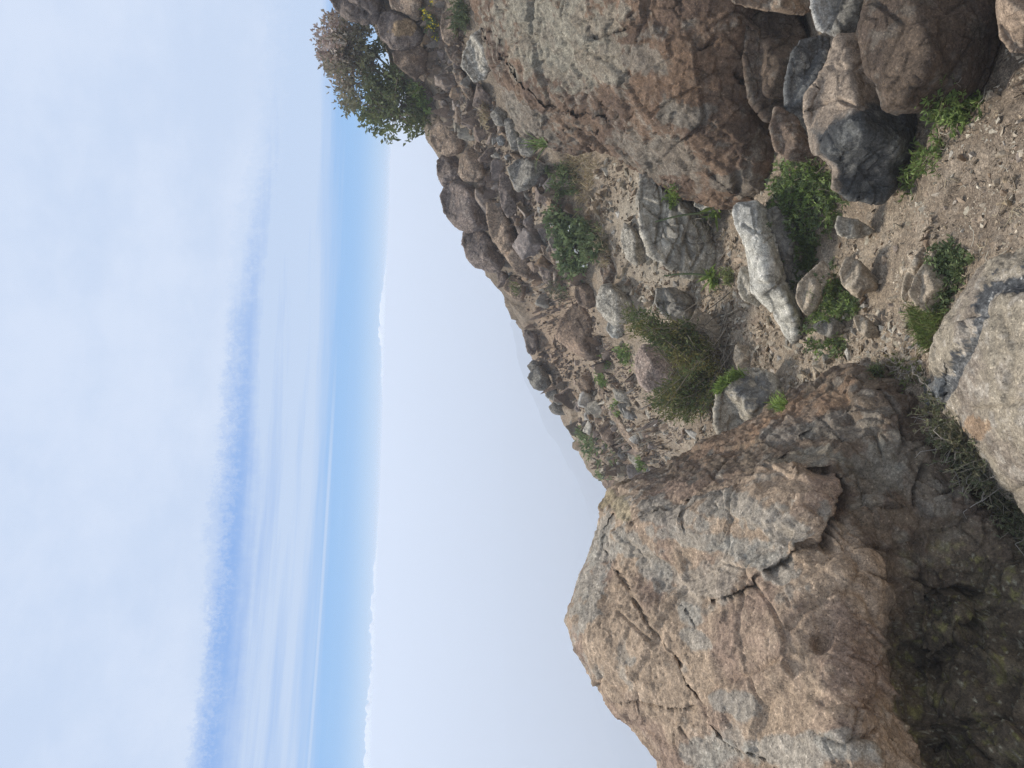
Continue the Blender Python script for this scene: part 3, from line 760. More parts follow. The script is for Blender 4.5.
tr('kl', 'thin brown slab overhanging a dark gap on the hillside', 'purple', [(512,216),(518,232),(526,247),(534,256),(539,250),(530,232),(522,217)], d=6.15, hgt=.4, rough=.6, **PUR)
tr('km', 'long thin slab pointing down into the green hillside plants', 'purple', [(534,188),(541,202),(550,213),(559,216),(556,204),(546,190)], d=5.7, hgt=.35, rough=.5, **PUR)
tr('kn', 'brown notched block above the green hillside plants', 'tan', [(540,244),(546,246),(553,251),(562,250),(563,260),(560,270),(551,262),(544,256)], d=6.05, hgt=.45, rough=.6, lichen=.05)
tr('ko', 'square-ended purple-brown block under the notched block', 'purple', [(538,255),(548,261),(560,270),(560,281),(553,286),(544,282),(539,268)], d=6.05, hgt=.45, rough=.6, **PUR)
tr('kp', 'small orange stone wedged between hillside slabs', 'orange', [(531,238),(536,232),(545,240),(543,247),(536,243)], d=6.0, hgt=.4, rough=.5)
tr('kq', 'small grey stone between the orange stone and the green plants', 'grey', [(539,228),(548,231),(552,243),(546,246),(541,238)], d=5.95, hgt=.4, rough=.6)
tr('kr', 'round brown stone half buried below the green hillside plants', 'brown', [(575,287),(582,283),(593,285),(599,294),(597,305),(588,309),(579,305),(574,297)], d=5.9, hgt=.4, rounded=.6, rough=.5, lichen=.05)
tr('ks', 'little dark knob on the skyline beside a tan skyline rock', 'purple', [(496,272),(503,271),(509,276),(506,283),(498,280)], d=7.3, hgt=.5, thick=.9, **PUR)
tr('kt', 'tan rock on the skyline with grass at its foot', 'tan', [(503,289),(506,280),(512,276),(524,278),(526,290),(523,302),(513,298)], d=7.2, hgt=.45, thick=.9, rough=.6, lichen=.05)
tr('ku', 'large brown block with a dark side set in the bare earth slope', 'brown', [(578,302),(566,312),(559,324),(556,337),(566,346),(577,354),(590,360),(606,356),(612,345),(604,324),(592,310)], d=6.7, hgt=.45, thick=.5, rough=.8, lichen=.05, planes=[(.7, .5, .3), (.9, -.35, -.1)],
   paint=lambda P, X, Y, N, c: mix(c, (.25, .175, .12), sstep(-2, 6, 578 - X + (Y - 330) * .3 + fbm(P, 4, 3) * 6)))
for k, (lb, pal, pl, d_) in enumerate([
    ('first brown rock of the skyline row past the bare slope', 'purple', [(524,331),(530,328),(537,332),(538,346),(534,356),(528,352)], 7.9),
    ('small round rock in the middle of the skyline row', 'grey', [(527,366),(533,360),(540,362),(540,371),(533,374)], 8.0),
    ('large grey-green rock of the skyline row', 'grey', [(528,378),(531,371),(539,367),(547,374),(551,383),(544,390),(534,388)], 7.9),
    ('brown rock low in the skyline row beside the scrubby plants', 'grey', [(545,395),(551,388),(563,393),(568,404),(558,404)], 7.9),
    ('knob at the end of the skyline row', 'grey', [(549,407),(555,401),(566,405),(567,414),(559,415),(552,413)], 8.0),
    ('rounded grey stone on the skyline among scrubby plants', 'pale', [(568,424),(572,419),(580,422),(580,430),(573,430)], 7.9)]):
    tr('row%d' % k, lb, pal, pl, d=d_, hgt=.5, thick=.9, dd=-.1, grow=.12, group='rocks in the skyline row', paint=lambda P, X, Y, N, c: c * .8, lichen=.15)
tr('sc1', 'pointed tan rock standing on the bare earth slope', 'tan', [(576,384),(580,377),(588,370),(594,376),(592,386),(589,397),(581,394)], d=7.0, hgt=.4, rough=.5, lichen=.05)
SCREE = [('long thin slab running down the scree', 'tan', [(610,408),(615,406),(632,428),(645,452),(638,454),(622,433)]), ('brown squarish block in the scree below the pointed rock', 'brown', [(598,430),(606,420),(619,429),(622,439),(612,446),(603,440)]),
    ('grey block at the scree\'s upper edge by the path', 'grey', [(617,404),(632,401),(640,410),(634,421),(624,418)]), ('flat grey slab beside the path near the heath bush', 'pale', [(612,388),(626,390),(636,399),(630,404),(616,400)]),
    ('grey angular block beside the far path', 'grey', [(636,423),(648,422),(652,435),(641,440)]), ('round grey stone against the split boulder\'s far end', 'pale', [(664,456),(670,450),(680,456),(679,465),(669,468)]),
    ('blue-grey wedge against the split boulder\'s far end', 'blue', [(647,468),(658,464),(656,478),(649,486),(643,480)]), ('tan slab among the scrubby plants at the scree\'s lower edge', 'tan', [(600,451),(610,454),(619,471),(612,468),(602,460)]),
    ('dark stone in the scree beside the brown squarish block', 'purple', [(592,408),(600,404),(606,412),(602,420),(594,417)]), ('grey stone in the scree nearest the skyline row', 'grey', [(584,408),(590,402),(597,406),(594,414),(587,415)]),
    ('white chip in the scree near the skyline', 'white', [(575,409),(578,404),(581,409),(578,415)]), ('tan stone under the pointed rock', 'tan', [(598,384),(606,386),(612,396),(604,400),(598,394)]), ('pale slab in the scree below the long thin slab', 'pale', [(628,448),(640,456),(646,468),(638,470),(628,458)]),
    ('little white stone shining between scrubby plants', 'white', [(618,464),(622,462),(624,471),(620,473)]), ('grey stone at the side of the far path', 'pale', [(646,404),(654,408),(656,420),(650,421),(645,412)]), ('brown stone on the earth slope beside the large brown block', 'brown', [(559,352),(564,350),(565,357),(560,358)])]
for k, (lb, pal, pl) in enumerate(SCREE):
    tr('scree%d' % k, lb, pal, pl, hgt=.45, rough=.8, lichen=.15)
# top edge of the hill by the shrub
tr('ta', 'dark ridge rock rising above the shrub at the photo\'s top edge', 'purple', [(330,-40),(332,0),(336,10),(346,18),(356,22),(366,23),(379,21),(384,12),(380,-10),(372,-40)], d=6.3, hgt=.5, thick=.9, **PUR, cracks=[([(345,0),(356,8),(366,14)], 2, .05)], paint=lambda P, X, Y, N, c: c * .75)
tr('tb', 'round weathered rock with an ochre stain beside the shrub', 'purple', [(381,14),(378,26),(382,38),(392,48),(405,50),(418,45),(423,36),(418,22),(406,14),(392,11)], d=6.2, hgt=.45, thick=.8, rough=.9, lichen=.15, paint=lambda P, X, Y, N, c: mix(c * .85, (.30, .20, .10), spot(X, Y, P, 404, 28, 11, 8, 6, .5) * .7))
tr('tc', 'smooth dark brown slab below the shrub', 'brown', [(392,52),(394,62),(403,71),(416,80),(425,70),(428,54),(420,46),(406,47)], d=6.2, hgt=.35, rough=.5, lichen=.05)
tr('td', 'upright tan block next to the yellow flowers', 'tan', [(442,14),(449,9),(458,12),(460,28),(458,42),(450,46),(443,40),(440,26)], d=5.7, hgt=.45, rough=.6, lichen=.05)
tr('te', 'dark stone under the upright tan block', 'brown', [(445,47),(457,46),(464,56),(460,67),(450,60)], d=5.7, hgt=.4, rough=.6)
tr('tf', 'brown rock at the photo\'s top edge between the round weathered rock and the flowers', 'tan', [(386,-20),(392,8),(406,14),(418,20),(424,4),(420,-25)], d=6.1, hgt=.4, **PUR)
tr('tg', 'lichen-grey crag at the reddish boulder\'s upper corner', 'pale', [(462,66),(466,50),(472,36),(486,28),(496,38),(496,60),(486,78),(474,82)], d=5.0, hgt=.5, lichen=.4)
tr('th', 'small grey block perched over the reddish boulder', 'grey', [(490,114),(498,106),(508,113),(506,126),(496,126)], d=5.25, hgt=.5, rough=.6)
tr('ti', 'grey slab leaning on the reddish boulder\'s back', 'grey', [(504,120),(512,116),(519,134),(519,151),(511,149),(506,134)], d=5.2, hgt=.45, rough=.6)
tr('tj', 'angular grey rock at the reddish boulder\'s back edge by the grass stalks', 'grey', [(516,137),(532,138),(538,150),(530,157),(520,154)], d=5.15, hgt=.45, rough=.7)
tr('tk', 'small blue-grey stone in the earth above the blocky grey rock', 'blue', [(496,138),(501,134),(506,139),(504,146),(498,145)], d=5.7, hgt=.45)
tr('tl', 'small rock outcrop in plants below the smooth dark slab', 'purple', [(416,82),(422,100),(434,116),(438,104),(432,90),(424,80)], d=6.7, hgt=.4, **PUR)
tr('tm', 'small tan rock on the earth bank near the yellow flowers', 'tan', [(416,64),(424,62),(430,74),(424,82),(417,76)], d=6.3, hgt=.45, rough=.6)
tr('tn', 'slanting tan rock on the earth bank above the lichen-grey crag', 'tan', [(452,70),(458,84),(470,100),(474,94),(468,80),(460,68)], d=5.9, hgt=.4, rough=.6)

# ------------------------------------------------------------------ loose stones
def scene_ray(x, y):
    dg = bpy.context.evaluated_depsgraph_get()
    v = FWD + XI * ((x - 512) / F) - YI * ((y - 384) / F)
    ok, loc, nor, _, ob, _ = SC.ray_cast(dg, Vector(CAM), Vector(v).normalized())
    return (loc, nor, ob) if ok else None

def stone_proto(pal, seed):
    rs = np.random.RandomState(seed)
    import bmesh
    bm = bmesh.new()
    sx, sy, sz = rs.uniform(.75, 1.1), rs.uniform(.55, .95), rs.uniform(.38, .75)
    for _ in range(9):
        v = rs.normal(size=3); v /= np.linalg.norm(v)
        v = np.sign(v) * np.abs(v) ** .45
        bm.verts.new((v[0] * sx * .55, v[1] * sy * .55, v[2] * sz * .55))
    r = bmesh.ops.convex_hull(bm, input=bm.verts)
    bmesh.ops.delete(bm, geom=list({g_ for g_ in r['geom_interior'] + r['geom_unused'] if isinstance(g_, bmesh.types.BMVert)}), context='VERTS')
    me = bpy.data.meshes.new('tmp'); bm.to_mesh(me); bm.free()
    o = bpy.data.objects.new('tmp', me); COL.objects.link(o)
    md = o.modifiers.new('r', 'REMESH'); md.mode = 'VOXEL'; md.voxel_size = .028
    me2 = bpy.data.meshes.new_from_object(o.evaluated_get(bpy.context.evaluated_depsgraph_get()))
    bpy.data.objects.remove(o); bpy.data.meshes.remove(me)
    P = verts(me2); Nn = normals(me2); off = rs.uniform(0, 90)
    f, e = facets(P, 3.2, off)
    P = P + Nn * (f * .035 + fbm(P, 4, 4, .6, off) * .02)[:, None]
    col = rock_colors(P, pal, 1.0, off, .15)
    me2.vertices.foreach_set('co', P.astype(np.float32).ravel()); set_col(me2, col)
    me2.polygons.foreach_set('use_smooth', np.full(len(me2.polygons), True)); me2.update()
    me2.name = 'rock'; me2.materials.clear(); me2.materials.append(MAT_STONE)
    return me2

PROTO = {p: [stone_proto(p, 10 * i + j) for j in range(4)] for i, p in enumerate(('tan', 'brown', 'purple', 'grey', 'pale', 'slab'))}

def in_poly_px(poly, rs):
    lo, hi = poly.min(0), poly.max(0)
    while True:
        p = rs.uniform(lo, hi)
        if inside(p[None], poly)[0]: return p

def scatter(name, label, cat, group, poly, n, smin, smax, pals, sink=.2, seed=1, on_ground=True, power=2.2, tight=.37):
    rs = np.random.RandomState(seed); poly = np.array(poly, float); k = 0; tries = 0
    placed = []
    while k < n and tries < n * 40:
        tries += 1
        x, y = in_poly_px(poly, rs)
        s = smin * (1 - rs.rand()) ** (-1 / power); s = min(s, smax)
        if any((x - a) ** 2 + (y - b) ** 2 < (tight * (s + c)) ** 2 for a, b, c in placed): continue
        h = scene_ray(x, y)
        if h is None or (on_ground and h[2] is not ground): continue
        loc, nor, ob = h
        D = (np.array(loc) - CAM) @ FWD
        w = s * D / F
        o = bpy.data.objects.new(name, PROTO[pals[rs.randint(len(pals))]][rs.randint(4)])
        COL.objects.link(o)
        up = (Vector((0, 0, 1)) * .55 + nor * .6).normalized()
        q = up.to_track_quat('Z', 'Y') @ Matrix.Rotation(rs.uniform(0, 6.283), 3, 'Z').to_quaternion() @ Matrix.Rotation(rs.normal() * .35, 3, 'X').to_quaternion()
        o.rotation_mode = 'QUATERNION'; o.rotation_quaternion = q
        o.scale = (w * rs.uniform(.85, 1.25), w * rs.uniform(.75, 1.1), w * rs.uniform(.7, 1.1))
        o.location = loc + up * (w * (.28 - sink))
        tag(o, label, cat, group)
        placed.append((x, y, s)); k += 1
    print('scatter', label, k)
    return k

bpy.context.view_layer.update()
scatter('rock', 'angular brown block jammed among the big slabs below the skyline', 'rock', 'blocks among the hillside slabs',
        [(425,40),(445,100),(470,150),(490,210),(505,285),(545,300),(570,290),(560,215),(545,165),(520,155),(500,110),(470,80),(450,20)], 95, 13, 36, ['purple', 'tan', 'brown', 'grey', 'tan'], .12, 3, True, 1.7, .29)
scatter('rock', 'small brown stone filling a gap between the hillside slabs', 'rock', 'small stones between the hillside slabs',
        [(425,40),(445,100),(470,150),(490,210),(505,285),(545,300),(570,290),(560,215),(545,165),(520,155),(500,110),(470,80),(450,20)], 60, 5, 10, ['purple', 'tan', 'brown', 'grey', 'tan'], .12, 13)
scatter('stone', 'small stone on the pale scree bank under the reddish boulder', 'stone', 'stones on the scree bank',
        [(600,160),(640,165),(690,215),(715,280),(690,325),(640,300),(600,280),(590,200)], 55, 4, 13, ['pale', 'pale', 'tan', 'grey'], .15, 4)
scatter('rock', 'rough block in the scree field beyond the heath bush', 'rock', 'blocks in the far scree field',
        [(575,395),(600,385),(640,420),(668,470),(640,482),(622,492),(600,468),(580,432)], 80, 7, 24, ['grey', 'tan', 'pale', 'purple', 'brown'], .12, 5, True, 2.0, .29)
scatter('stone', 'small stone on the bare earth slope below the skyline', 'stone', 'stones on the bare earth slope',
        [(525,300),(560,300),(600,350),(620,390),(590,395),(560,375),(540,350)], 25, 3, 9, ['tan', 'brown', 'purple'], .18, 6)
scatter('stone', 'angular tan stone in the rubble strip along the split boulder', 'stone', 'stones in the rubble strip',
        [(690,440),(735,360),(790,340),(830,340),(880,320),(925,330),(925,380),(880,372),(830,378),(780,402),(740,430)], 90, 6, 19, ['slab', 'slab', 'pale', 'slab', 'grey'], .15, 7)
scatter('pebble', 'loose tan pebble on the trodden dirt of the path', 'pebble', 'pebbles on the path',
        [(1024,60),(960,120),(900,200),(870,240),(830,240),(840,330),(900,330),(930,260),(1024,250)], 95, 4, 12, ['slab', 'slab', 'pale', 'tan'], .2, 8)
scatter('stone', 'pale chip in the dirt between the white ledge and the heath bush', 'stone', 'chips on the dirt by the white ledge',
        [(700,225),(740,240),(775,330),(740,360),(690,330),(690,290)], 55, 4, 12, ['pale', 'slab', 'slab'], .15, 9)
scatter('stone', 'tan stone on the far bend of the path behind the heath bush', 'stone', 'stones on the far bend of the path',
        [(600,340),(640,400),(690,430),(700,460),(660,470),(640,410),(590,340)], 35, 3, 8, ['tan', 'pale', 'grey'], .2, 10)
scatter('stone', 'small brown stone on the earth bank near the ridge shrub', 'stone', 'stones on the bank by the ridge shrub',
        [(410,20),(440,10),(470,20),(470,60),(500,110),(470,120),(440,90)], 25, 4, 12, ['tan', 'brown', 'purple'], .15, 12)

# ------------------------------------------------------------------ gravel (uncountable): one mesh of angular chips lying on the ground
def build_gravel():
    import bmesh
    rs = np.random.RandomState(21)
    shapes = []
    for _ in range(9):
        bm = bmesh.new()
        for _k in range(9):
            v = rs.normal(size=3); v /= np.linalg.norm(v)
            bm.verts.new((v[0] * .55, v[1] * rs.uniform(.35, .5), v[2] * .24))
        r = bmesh.ops.convex_hull(bm, input=bm.verts)
        bmesh.ops.delete(bm, geom=list({g_ for g_ in r['geom_interior'] + r['geom_unused'] if isinstance(g_, bmesh.types.BMVert)}), context='VERTS')
        bmesh.ops.triangulate(bm, faces=bm.faces); bmesh.ops.recalc_face_normals(bm, faces=bm.faces)
        bm.verts.index_update()
        shapes.append((np.array([tuple(v.co) for v in bm.verts]), np.array([[v.index for v in f.verts] for f in bm.faces]))); bm.free()
    zones = [([(1100,-20),(1030,60),(1000,60),(960,105),(900,200),(860,215),(830,205),(830,330),(790,345),(690,440),(640,470),(590,345),(640,340),(690,330),(720,300),(735,240),(760,150),(830,150),(1000,0)], 5200, 1.4, 8),
             ([(600,160),(640,165),(700,215),(740,240),(780,340),(740,365),(690,345),(640,300),(600,280),(585,200)], 7000, 1.5, 10),
             ([(690,450),(735,360),(790,340),(830,340),(880,320),(940,330),(925,385),(880,372),(830,378),(780,402),(740,430)], 4200, 1.6, 9),
             ([(1060,40),(960,110),(900,200),(840,240),(840,330),(930,330),(940,260),(1060,250)], 5200, 1.3, 9),
             ([(420,20),(440,100),(490,210),(525,300),(545,385),(600,470),(660,470),(690,440),(600,330),(570,200),(500,110),(470,60),(450,0)], 12500, 1.6, 14, 1),
             ([(560,-30),(1150,-30),(1150,-420),(420,-420),(440,-60)], 5000, 1.3, 9),
             ([(575,395),(600,385),(640,420),(668,470),(640,482),(622,492),(600,468),(580,432)], 3500, 1.5, 9)]
    Vs, Fs, Cs, o = [], [], [], 0
    pc = np.array([(.38, .30, .21), (.44, .365, .27), (.30, .228, .16), (.47, .41, .315), (.34, .295, .22), (.27, .205, .145)])
    pc2 = np.array([(.235, .175, .130), (.19, .145, .115), (.29, .22, .165), (.16, .125, .10), (.26, .225, .185), (.22, .165, .12)])
    for poly, n, smin, smax, *dk in zones:
        pcs = pc2 if dk else pc
        poly = np.array(poly, float)
        lo, hi = poly.min(0), poly.max(0)
        q = rs.uniform(lo, hi, (n * 5, 2)); q = q[inside(q, poly)][:n]
        clump = fbm(np.column_stack([q * .035, np.zeros(len(q))]), 1, 3) 
        for (x, y), cl in zip(q, clump):
            if rs.rand() > .55 + cl * 1.3: continue
            h = scene_ray(x, y)
            if h is None or h[2] is not ground: continue
            loc, nor = np.array(h[0]), np.array(h[1])
            D = (loc - CAM) @ FWD
            s = min(smin * (1 - rs.rand()) ** (-1 / 1.9), smax) * D / F * 1.25
            V, Fc = shapes[rs.randint(9)]
            A = np.linalg.qr(rs.normal(size=(3, 3)))[0]
            t = rs.uniform(0, 6.28); c_, s_ = math.cos(t), math.sin(t)
            Rz = np.array([[c_, -s_, 0], [s_, c_, 0], [0, 0, 1]])
            Q = (V * s * rs.uniform(.7, 1.3, 3)) @ Rz.T
            Q = Q @ (np.eye(3) + .25 * A * rs.rand())
            tilt = nor / max(nor[2], .3)
            Q[:, 2] -= Q[:, 0] * tilt[0] * .8 + Q[:, 1] * tilt[1] * .8
            Vs.append(Q + loc + nor * s * .08); Fs.append(Fc + o); o += len(V)
            Cs.append(np.tile(pcs[rs.randint(6)] * rs.uniform(.8, 1.15), (len(V), 1)))
    me = mesh_np('gravel', np.vstack(Vs), np.vstack(Fs), np.vstack(Cs), False)
    ob = link('gravel', me, MAT_GRAVEL)
    tag(ob, kind='stuff'); return ob
gravel = build_gravel()

# ------------------------------------------------------------------ plants
def leaf_mesh(name, C, Dr, Lg, Wd, Cl, rs, fold=.25):
    """C bases, Dr unit directions, Lg lengths, Wd widths, Cl colours -> one mesh of folded leaf blades"""
    n = len(C)
    side = np.cross(Dr, rs.normal(size=(n, 3))); side /= np.linalg.norm(side, axis=1)[:, None] + 1e-9
    up = np.cross(side, Dr)
    mid = C + Dr * (Lg * .5)[:, None]
    V = np.empty((n, 4, 3))
    V[:, 0] = C; V[:, 2] = C + Dr * Lg[:, None] - up * (Lg * .12)[:, None]
    V[:, 1] = mid + side * (Wd * .5)[:, None] + up * (Wd * fold)[:, None]
    V[:, 3] = mid - side * (Wd * .5)[:, None] + up * (Wd * fold)[:, None]
    Fq = np.arange(n * 4).reshape(n, 4)
    Ft = np.vstack([Fq[:, [0, 1, 2]], Fq[:, [0, 2, 3]]])
    return mesh_np(name, V.reshape(-1, 3), Ft, np.repeat(Cl, 4, 0), False)

def twig_mesh(name, lines, radii, colors):
    Vs, Fs, Cs, o = [], [], [], 0
    for L_, (r0, r1), c in zip(lines, radii, colors):
        L_ = np.asarray(L_); n = len(L_)
        t = np.gradient(L_, axis=0); t /= np.linalg.norm(t, axis=1)[:, None] + 1e-9
        a = np.cross(t, [.31, .52, .79]); a /= np.linalg.norm(a, axis=1)[:, None] + 1e-9
        b = np.cross(t, a)
        rr = np.linspace(r0, r1, n)[:, None]
        ring = [L_ + rr * (a * math.cos(k * 2.0944) + b * math.sin(k * 2.0944)) for k in range(3)]
        V = np.stack(ring, 1).reshape(-1, 3)
        i = np.arange(n - 1)[:, None] * 3; k = np.arange(3)[None]; k2 = (k + 1) % 3
        F_ = np.stack([i + k, i + k2, i + 3 + k2, i + 3 + k], -1).reshape(-1, 4) + o
        Vs.append(V); Fs.append(F_); o += len(V); Cs.append(np.tile(c, (len(V), 1)))
    return mesh_np(name, np.vstack(Vs), np.vstack(Fs), np.vstack(Cs), True)

def unit(v): return v / (np.linalg.norm(v, axis=-1, keepdims=True) + 1e-9)
def arc(p, d, L_, droop, n=5, rs=None, wob=0.):
    t = np.linspace(0, 1, n)[:, None]
    q = p + d * L_ * t + np.array([0, 0, -1]) * droop * L_ * t * t
    if rs is not None and wob: q = q + rs.normal(size=(n, 3)) * wob * L_ * t
    return q

GREEN = [(.105, .150, .045), (.135, .185, .055), (.080, .120, .040)]
def patch_hits(poly, n, rs, ground_only=False, tol=.07):
    hits = []
    cc = poly.mean(0)
    for _ in range(n):
        x, y = in_poly_px(poly, rs)
        if rs.rand() < .14: x, y = cc + (np.array([x, y]) - cc) * 1.4
        h = scene_ray(x, y)
        if h is None or (ground_only and h[2] is not ground): continue
        hits.append(np.array(h[0]))
    if not hits: return []
    d = np.array([(p - CAM) @ FWD for p in hits]); m = np.median(d)
    return [p for p, q in zip(hits, d) if abs(q - m) < tol * m]

def plant(name, label, cat, poly, n, h, leaf, cols=GREEN, lpl=9, spread=.7, asp=.45, stemcol=(.16, .15, .07), group=None, seed=1, droop=.35, depth=None, blade=False,
          twigs=0, twigcol=(.30, .25, .19), flower=None, lift=0.0, only=None, ground_only=False):
    """leafy plant covering a patch of ground: arching stems with leaves along them; flower=(colour, share, size)"""
    rs = np.random.RandomState(seed); poly = np.array(poly, float)
    C, Dr, Lg, Wd, Cl, lines, rad, lc = [], [], [], [], [], [], [], []
    FC = []
    base = None
    for p in patch_hits(poly, n, rs, ground_only):
        p = p + np.array([0, 0, lift])
        if base is None or p[2] < base[2]: base = p.copy()
        d = unit(np.array([rs.normal() * spread, rs.normal() * spread, 1.0]))
        L_ = h * rs.uniform(.45, 1.15)
        q = arc(p, d, L_, droop * rs.uniform(.3, 1.4), 5, rs, .05)
        lines.append(q); rad.append((max(.0012, h * .012), .0007)); lc.append(np.array(stemcol) * rs.uniform(.7, 1.3))
        c0 = np.array(cols[rs.randint(len(cols))]) * rs.uniform(.75, 1.3)
        for j in range(lpl):
            t = rs.uniform(.15, 1.0); i = t * 4; a = int(min(i, 3)); pp = q[a] + (q[a + 1] - q[a]) * (i - a)
            ld = unit(rs.normal(size=3) * .9 + d * (1.4 if blade else .5) + np.array([0, 0, .25]))
            C.append(pp); Dr.append(ld); l = leaf * rs.uniform(.55, 1.25); Lg.append(l); Wd.append(l * asp * rs.uniform(.7, 1.2)); Cl.append(c0 * rs.uniform(.8, 1.2))
        if flower and rs.rand() < flower[1]:
            for j in range(6):
                FC.append((q[-1] + rs.normal(size=3) * flower[2] * .4, unit(rs.normal(size=3) + np.array([0, 0, .6]))))
    for p in patch_hits(poly, twigs, rs, ground_only):
        p = p + [0, 0, lift]
        if base is None: base = p.copy()
        d = unit(np.array([rs.normal(), rs.normal(), .7]))
        lines.append(arc(p, d, h * rs.uniform(.7, 1.6), .3, 6, rs, .07)); rad.append((max(.0016, h * .014), .0008)); lc.append(np.array(twigcol) * rs.uniform(.7, 1.2))
    if base is None: print('no plant', name, label); return None
    root = empty(name, base)
    tag(root, label, cat, group)
    if C:
        me = leaf_mesh('leaves', np.array(C) - base, np.array(Dr), np.array(Lg), np.array(Wd), np.array(Cl), rs)
        link('leaves', me, MAT_LEAF, root)
    if lines:
        me = twig_mesh('stems', [l - base for l in lines], rad, lc); link('stems', me, MAT_TWIG, root)
    if FC:
        f = np.array([a for a, b in FC]) - base
        me = leaf_mesh('flowers', f, np.array([b for a, b in FC]), np.full(len(f), flower[2]), np.full(len(f), flower[2] * .8), np.tile(flower[0], (len(f), 1)), rs)
        link('flowers', me, MAT_LEAF, root)
    return root

def grass(name, label, cat, poly, n, h, cols, seed=1, group=None, lean=.5, wd=.0035, depth=None):
    rs = np.random.RandomState(seed); poly = np.array(poly, float)
    Vs, Fs, Cs, o = [], [], [], 0; base = None
    for p in patch_hits(poly, n, rs):
        if base is None: base = p.copy()
        d = unit(np.array([rs.normal() * lean, rs.normal() * lean, 1.0])); L_ = h * rs.uniform(.4, 1.15)
        q = arc(p, d, L_, rs.uniform(.1, .7), 5)
        s = unit(np.cross(d, rs.normal(size=3))) * wd * .5
        ww = np.array([1, .95, .8, .5, .06])[:, None]
        V = np.stack([q - s * ww, q + s * ww], 1).reshape(-1, 3)
        i = np.arange(4) * 2
        Fs.append(np.stack([i, i + 1, i + 3, i + 2], -1) + o); Vs.append(V); o += 10
        Cs.append(np.tile(np.array(cols[rs.randint(len(cols))]) * rs.uniform(.75, 1.25), (10, 1)))
    if base is None: return None
    me = mesh_np('grass_tuft', np.vstack(Vs) - base, np.vstack(Fs), np.vstack(Cs), True)
    ob = link(name, me, MAT_LEAF, None, base)
    return tag(ob, label, cat, group)

bpy.context.view_layer.update()
LG = [(.19, .26, .075), (.25, .33, .10), (.14, .20, .060)]
BR = [(.21, .29, .065), (.26, .35, .085), (.16, .235, .055)]
SG = [(.165, .21, .090), (.21, .26, .115), (.125, .165, .075)]
DRY = [(.42, .34, .20), (.36, .29, .17), (.48, .40, .26)]
plant('weed_patch', 'largest dense green weed patch, between the charcoal rock and the white ledge', 'weeds', [(768,182),(782,165),(806,164),(832,178),(838,196),(838,215),(826,232),(806,240),(790,225),(776,208)], 430, .085, .019, LG + SG, 13, 1.0, .5, seed=2, droop=.5, twigs=12)
plant('weed_patch', 'dark green weeds trailing in the shade between the white ledge and the tilted tan slab', 'weeds', [(794,232),(812,240),(818,258),(808,276),(800,290),(798,320),(806,330),(800,318),(796,300),(800,270)], 130, .06, .022, [(.08,.115,.04),(.10,.14,.045)], 10, .8, .5, seed=3)
plant('weed_patch', 'bright green weeds wrapped round stones in the middle of the path', 'weeds', [(826,282),(840,276),(852,296),(868,302),(876,312),(868,318),(852,312),(846,320),(834,316),(818,326),(808,340),(826,346),(844,338),(850,340),(846,348),(820,350),(804,338),(808,318),(820,306)], 380, .055, .016, LG + SG, 11, 1.1, .5, seed=4, twigs=8)
plant('weed_patch', 'green broad-leaved weeds lining one side of the weedy tan slab', 'weeds', [(936,250),(948,246),(962,252),(966,266),(958,282),(948,300),(940,312),(936,300),(944,284),(938,268)], 150, .05, .016, SG, 10, 1.0, .55, seed=5, twigs=4)
grass('moss_cushion', 'vivid green mossy cushion between the weedy tan slab and the vein boulder', 'moss', [(910,306),(922,312),(944,314),(942,326),(934,346),(930,352),(920,338),(912,322)], 1500, .045, [(.15,.20,.05),(.20,.26,.07),(.11,.15,.045),(.20,.20,.08)], 6, None, .45, .0028)
grass('moss_cushion', 'bright green mossy tuft on top of the knobbly grey outcrop', 'moss', [(716,392),(718,380),(726,374),(742,370),(746,376),(732,382),(724,390)], 700, .06, BR, 7, None, .45, .004)
grass('moss_cushion', 'small green tuft at the split boulder\'s edge beside the knobbly grey outcrop', 'moss', [(774,398),(784,394),(788,402),(784,410),(776,406)], 260, .06, BR, 8, None, .5, .004)
grass('moss_cushion', 'small dull green tuft on the path side of the split boulder\'s near corner', 'moss', [(868,370),(884,366),(888,374),(874,378)], 160, .05, SG, 9, None, .6, .003)
plant('weed_patch', 'green weeds with a bent pale stem under the big dark brown rock', 'weeds', [(930,100),(948,92),(966,92),(978,104),(972,120),(950,124),(934,124)], 150, .07, .02, LG, 9, .8, .4, seed=10, twigs=6)
plant('weed_patch', 'sparse green weeds at the foot of the charcoal rock by the path', 'weeds', [(900,170),(918,160),(934,140),(950,138),(944,156),(920,176),(908,192),(900,200)], 80, .07, .02, LG, 8, .8, .35, seed=11, twigs=8)
plant('crevice_shrub', 'wiry grey-green shrub squeezed between the split boulder and the vein boulder', 'shrub', [(916,386),(928,382),(940,410),(956,424),(972,444),(992,476),(1012,502),(1040,530),(1030,548),(1004,516),(976,476),(950,442),(926,412)], 420, .10, .014, [(.16,.17,.085),(.19,.19,.10),(.12,.13,.07),(.22,.20,.11)], 16, .8, .35, (.26,.22,.16), seed=12, droop=.3, twigs=70, twigcol=(.34,.30,.25))
plant('dry_weed', 'small heap of dead twigs and leaves at the split boulder\'s near corner', 'dry plant', [(890,360),(910,352),(924,366),(926,382),(908,386)], 25, .05, .02, [(.22,.19,.09),(.15,.17,.06)], 4, .9, .4, seed=13, twigs=45, twigcol=(.36,.31,.25))

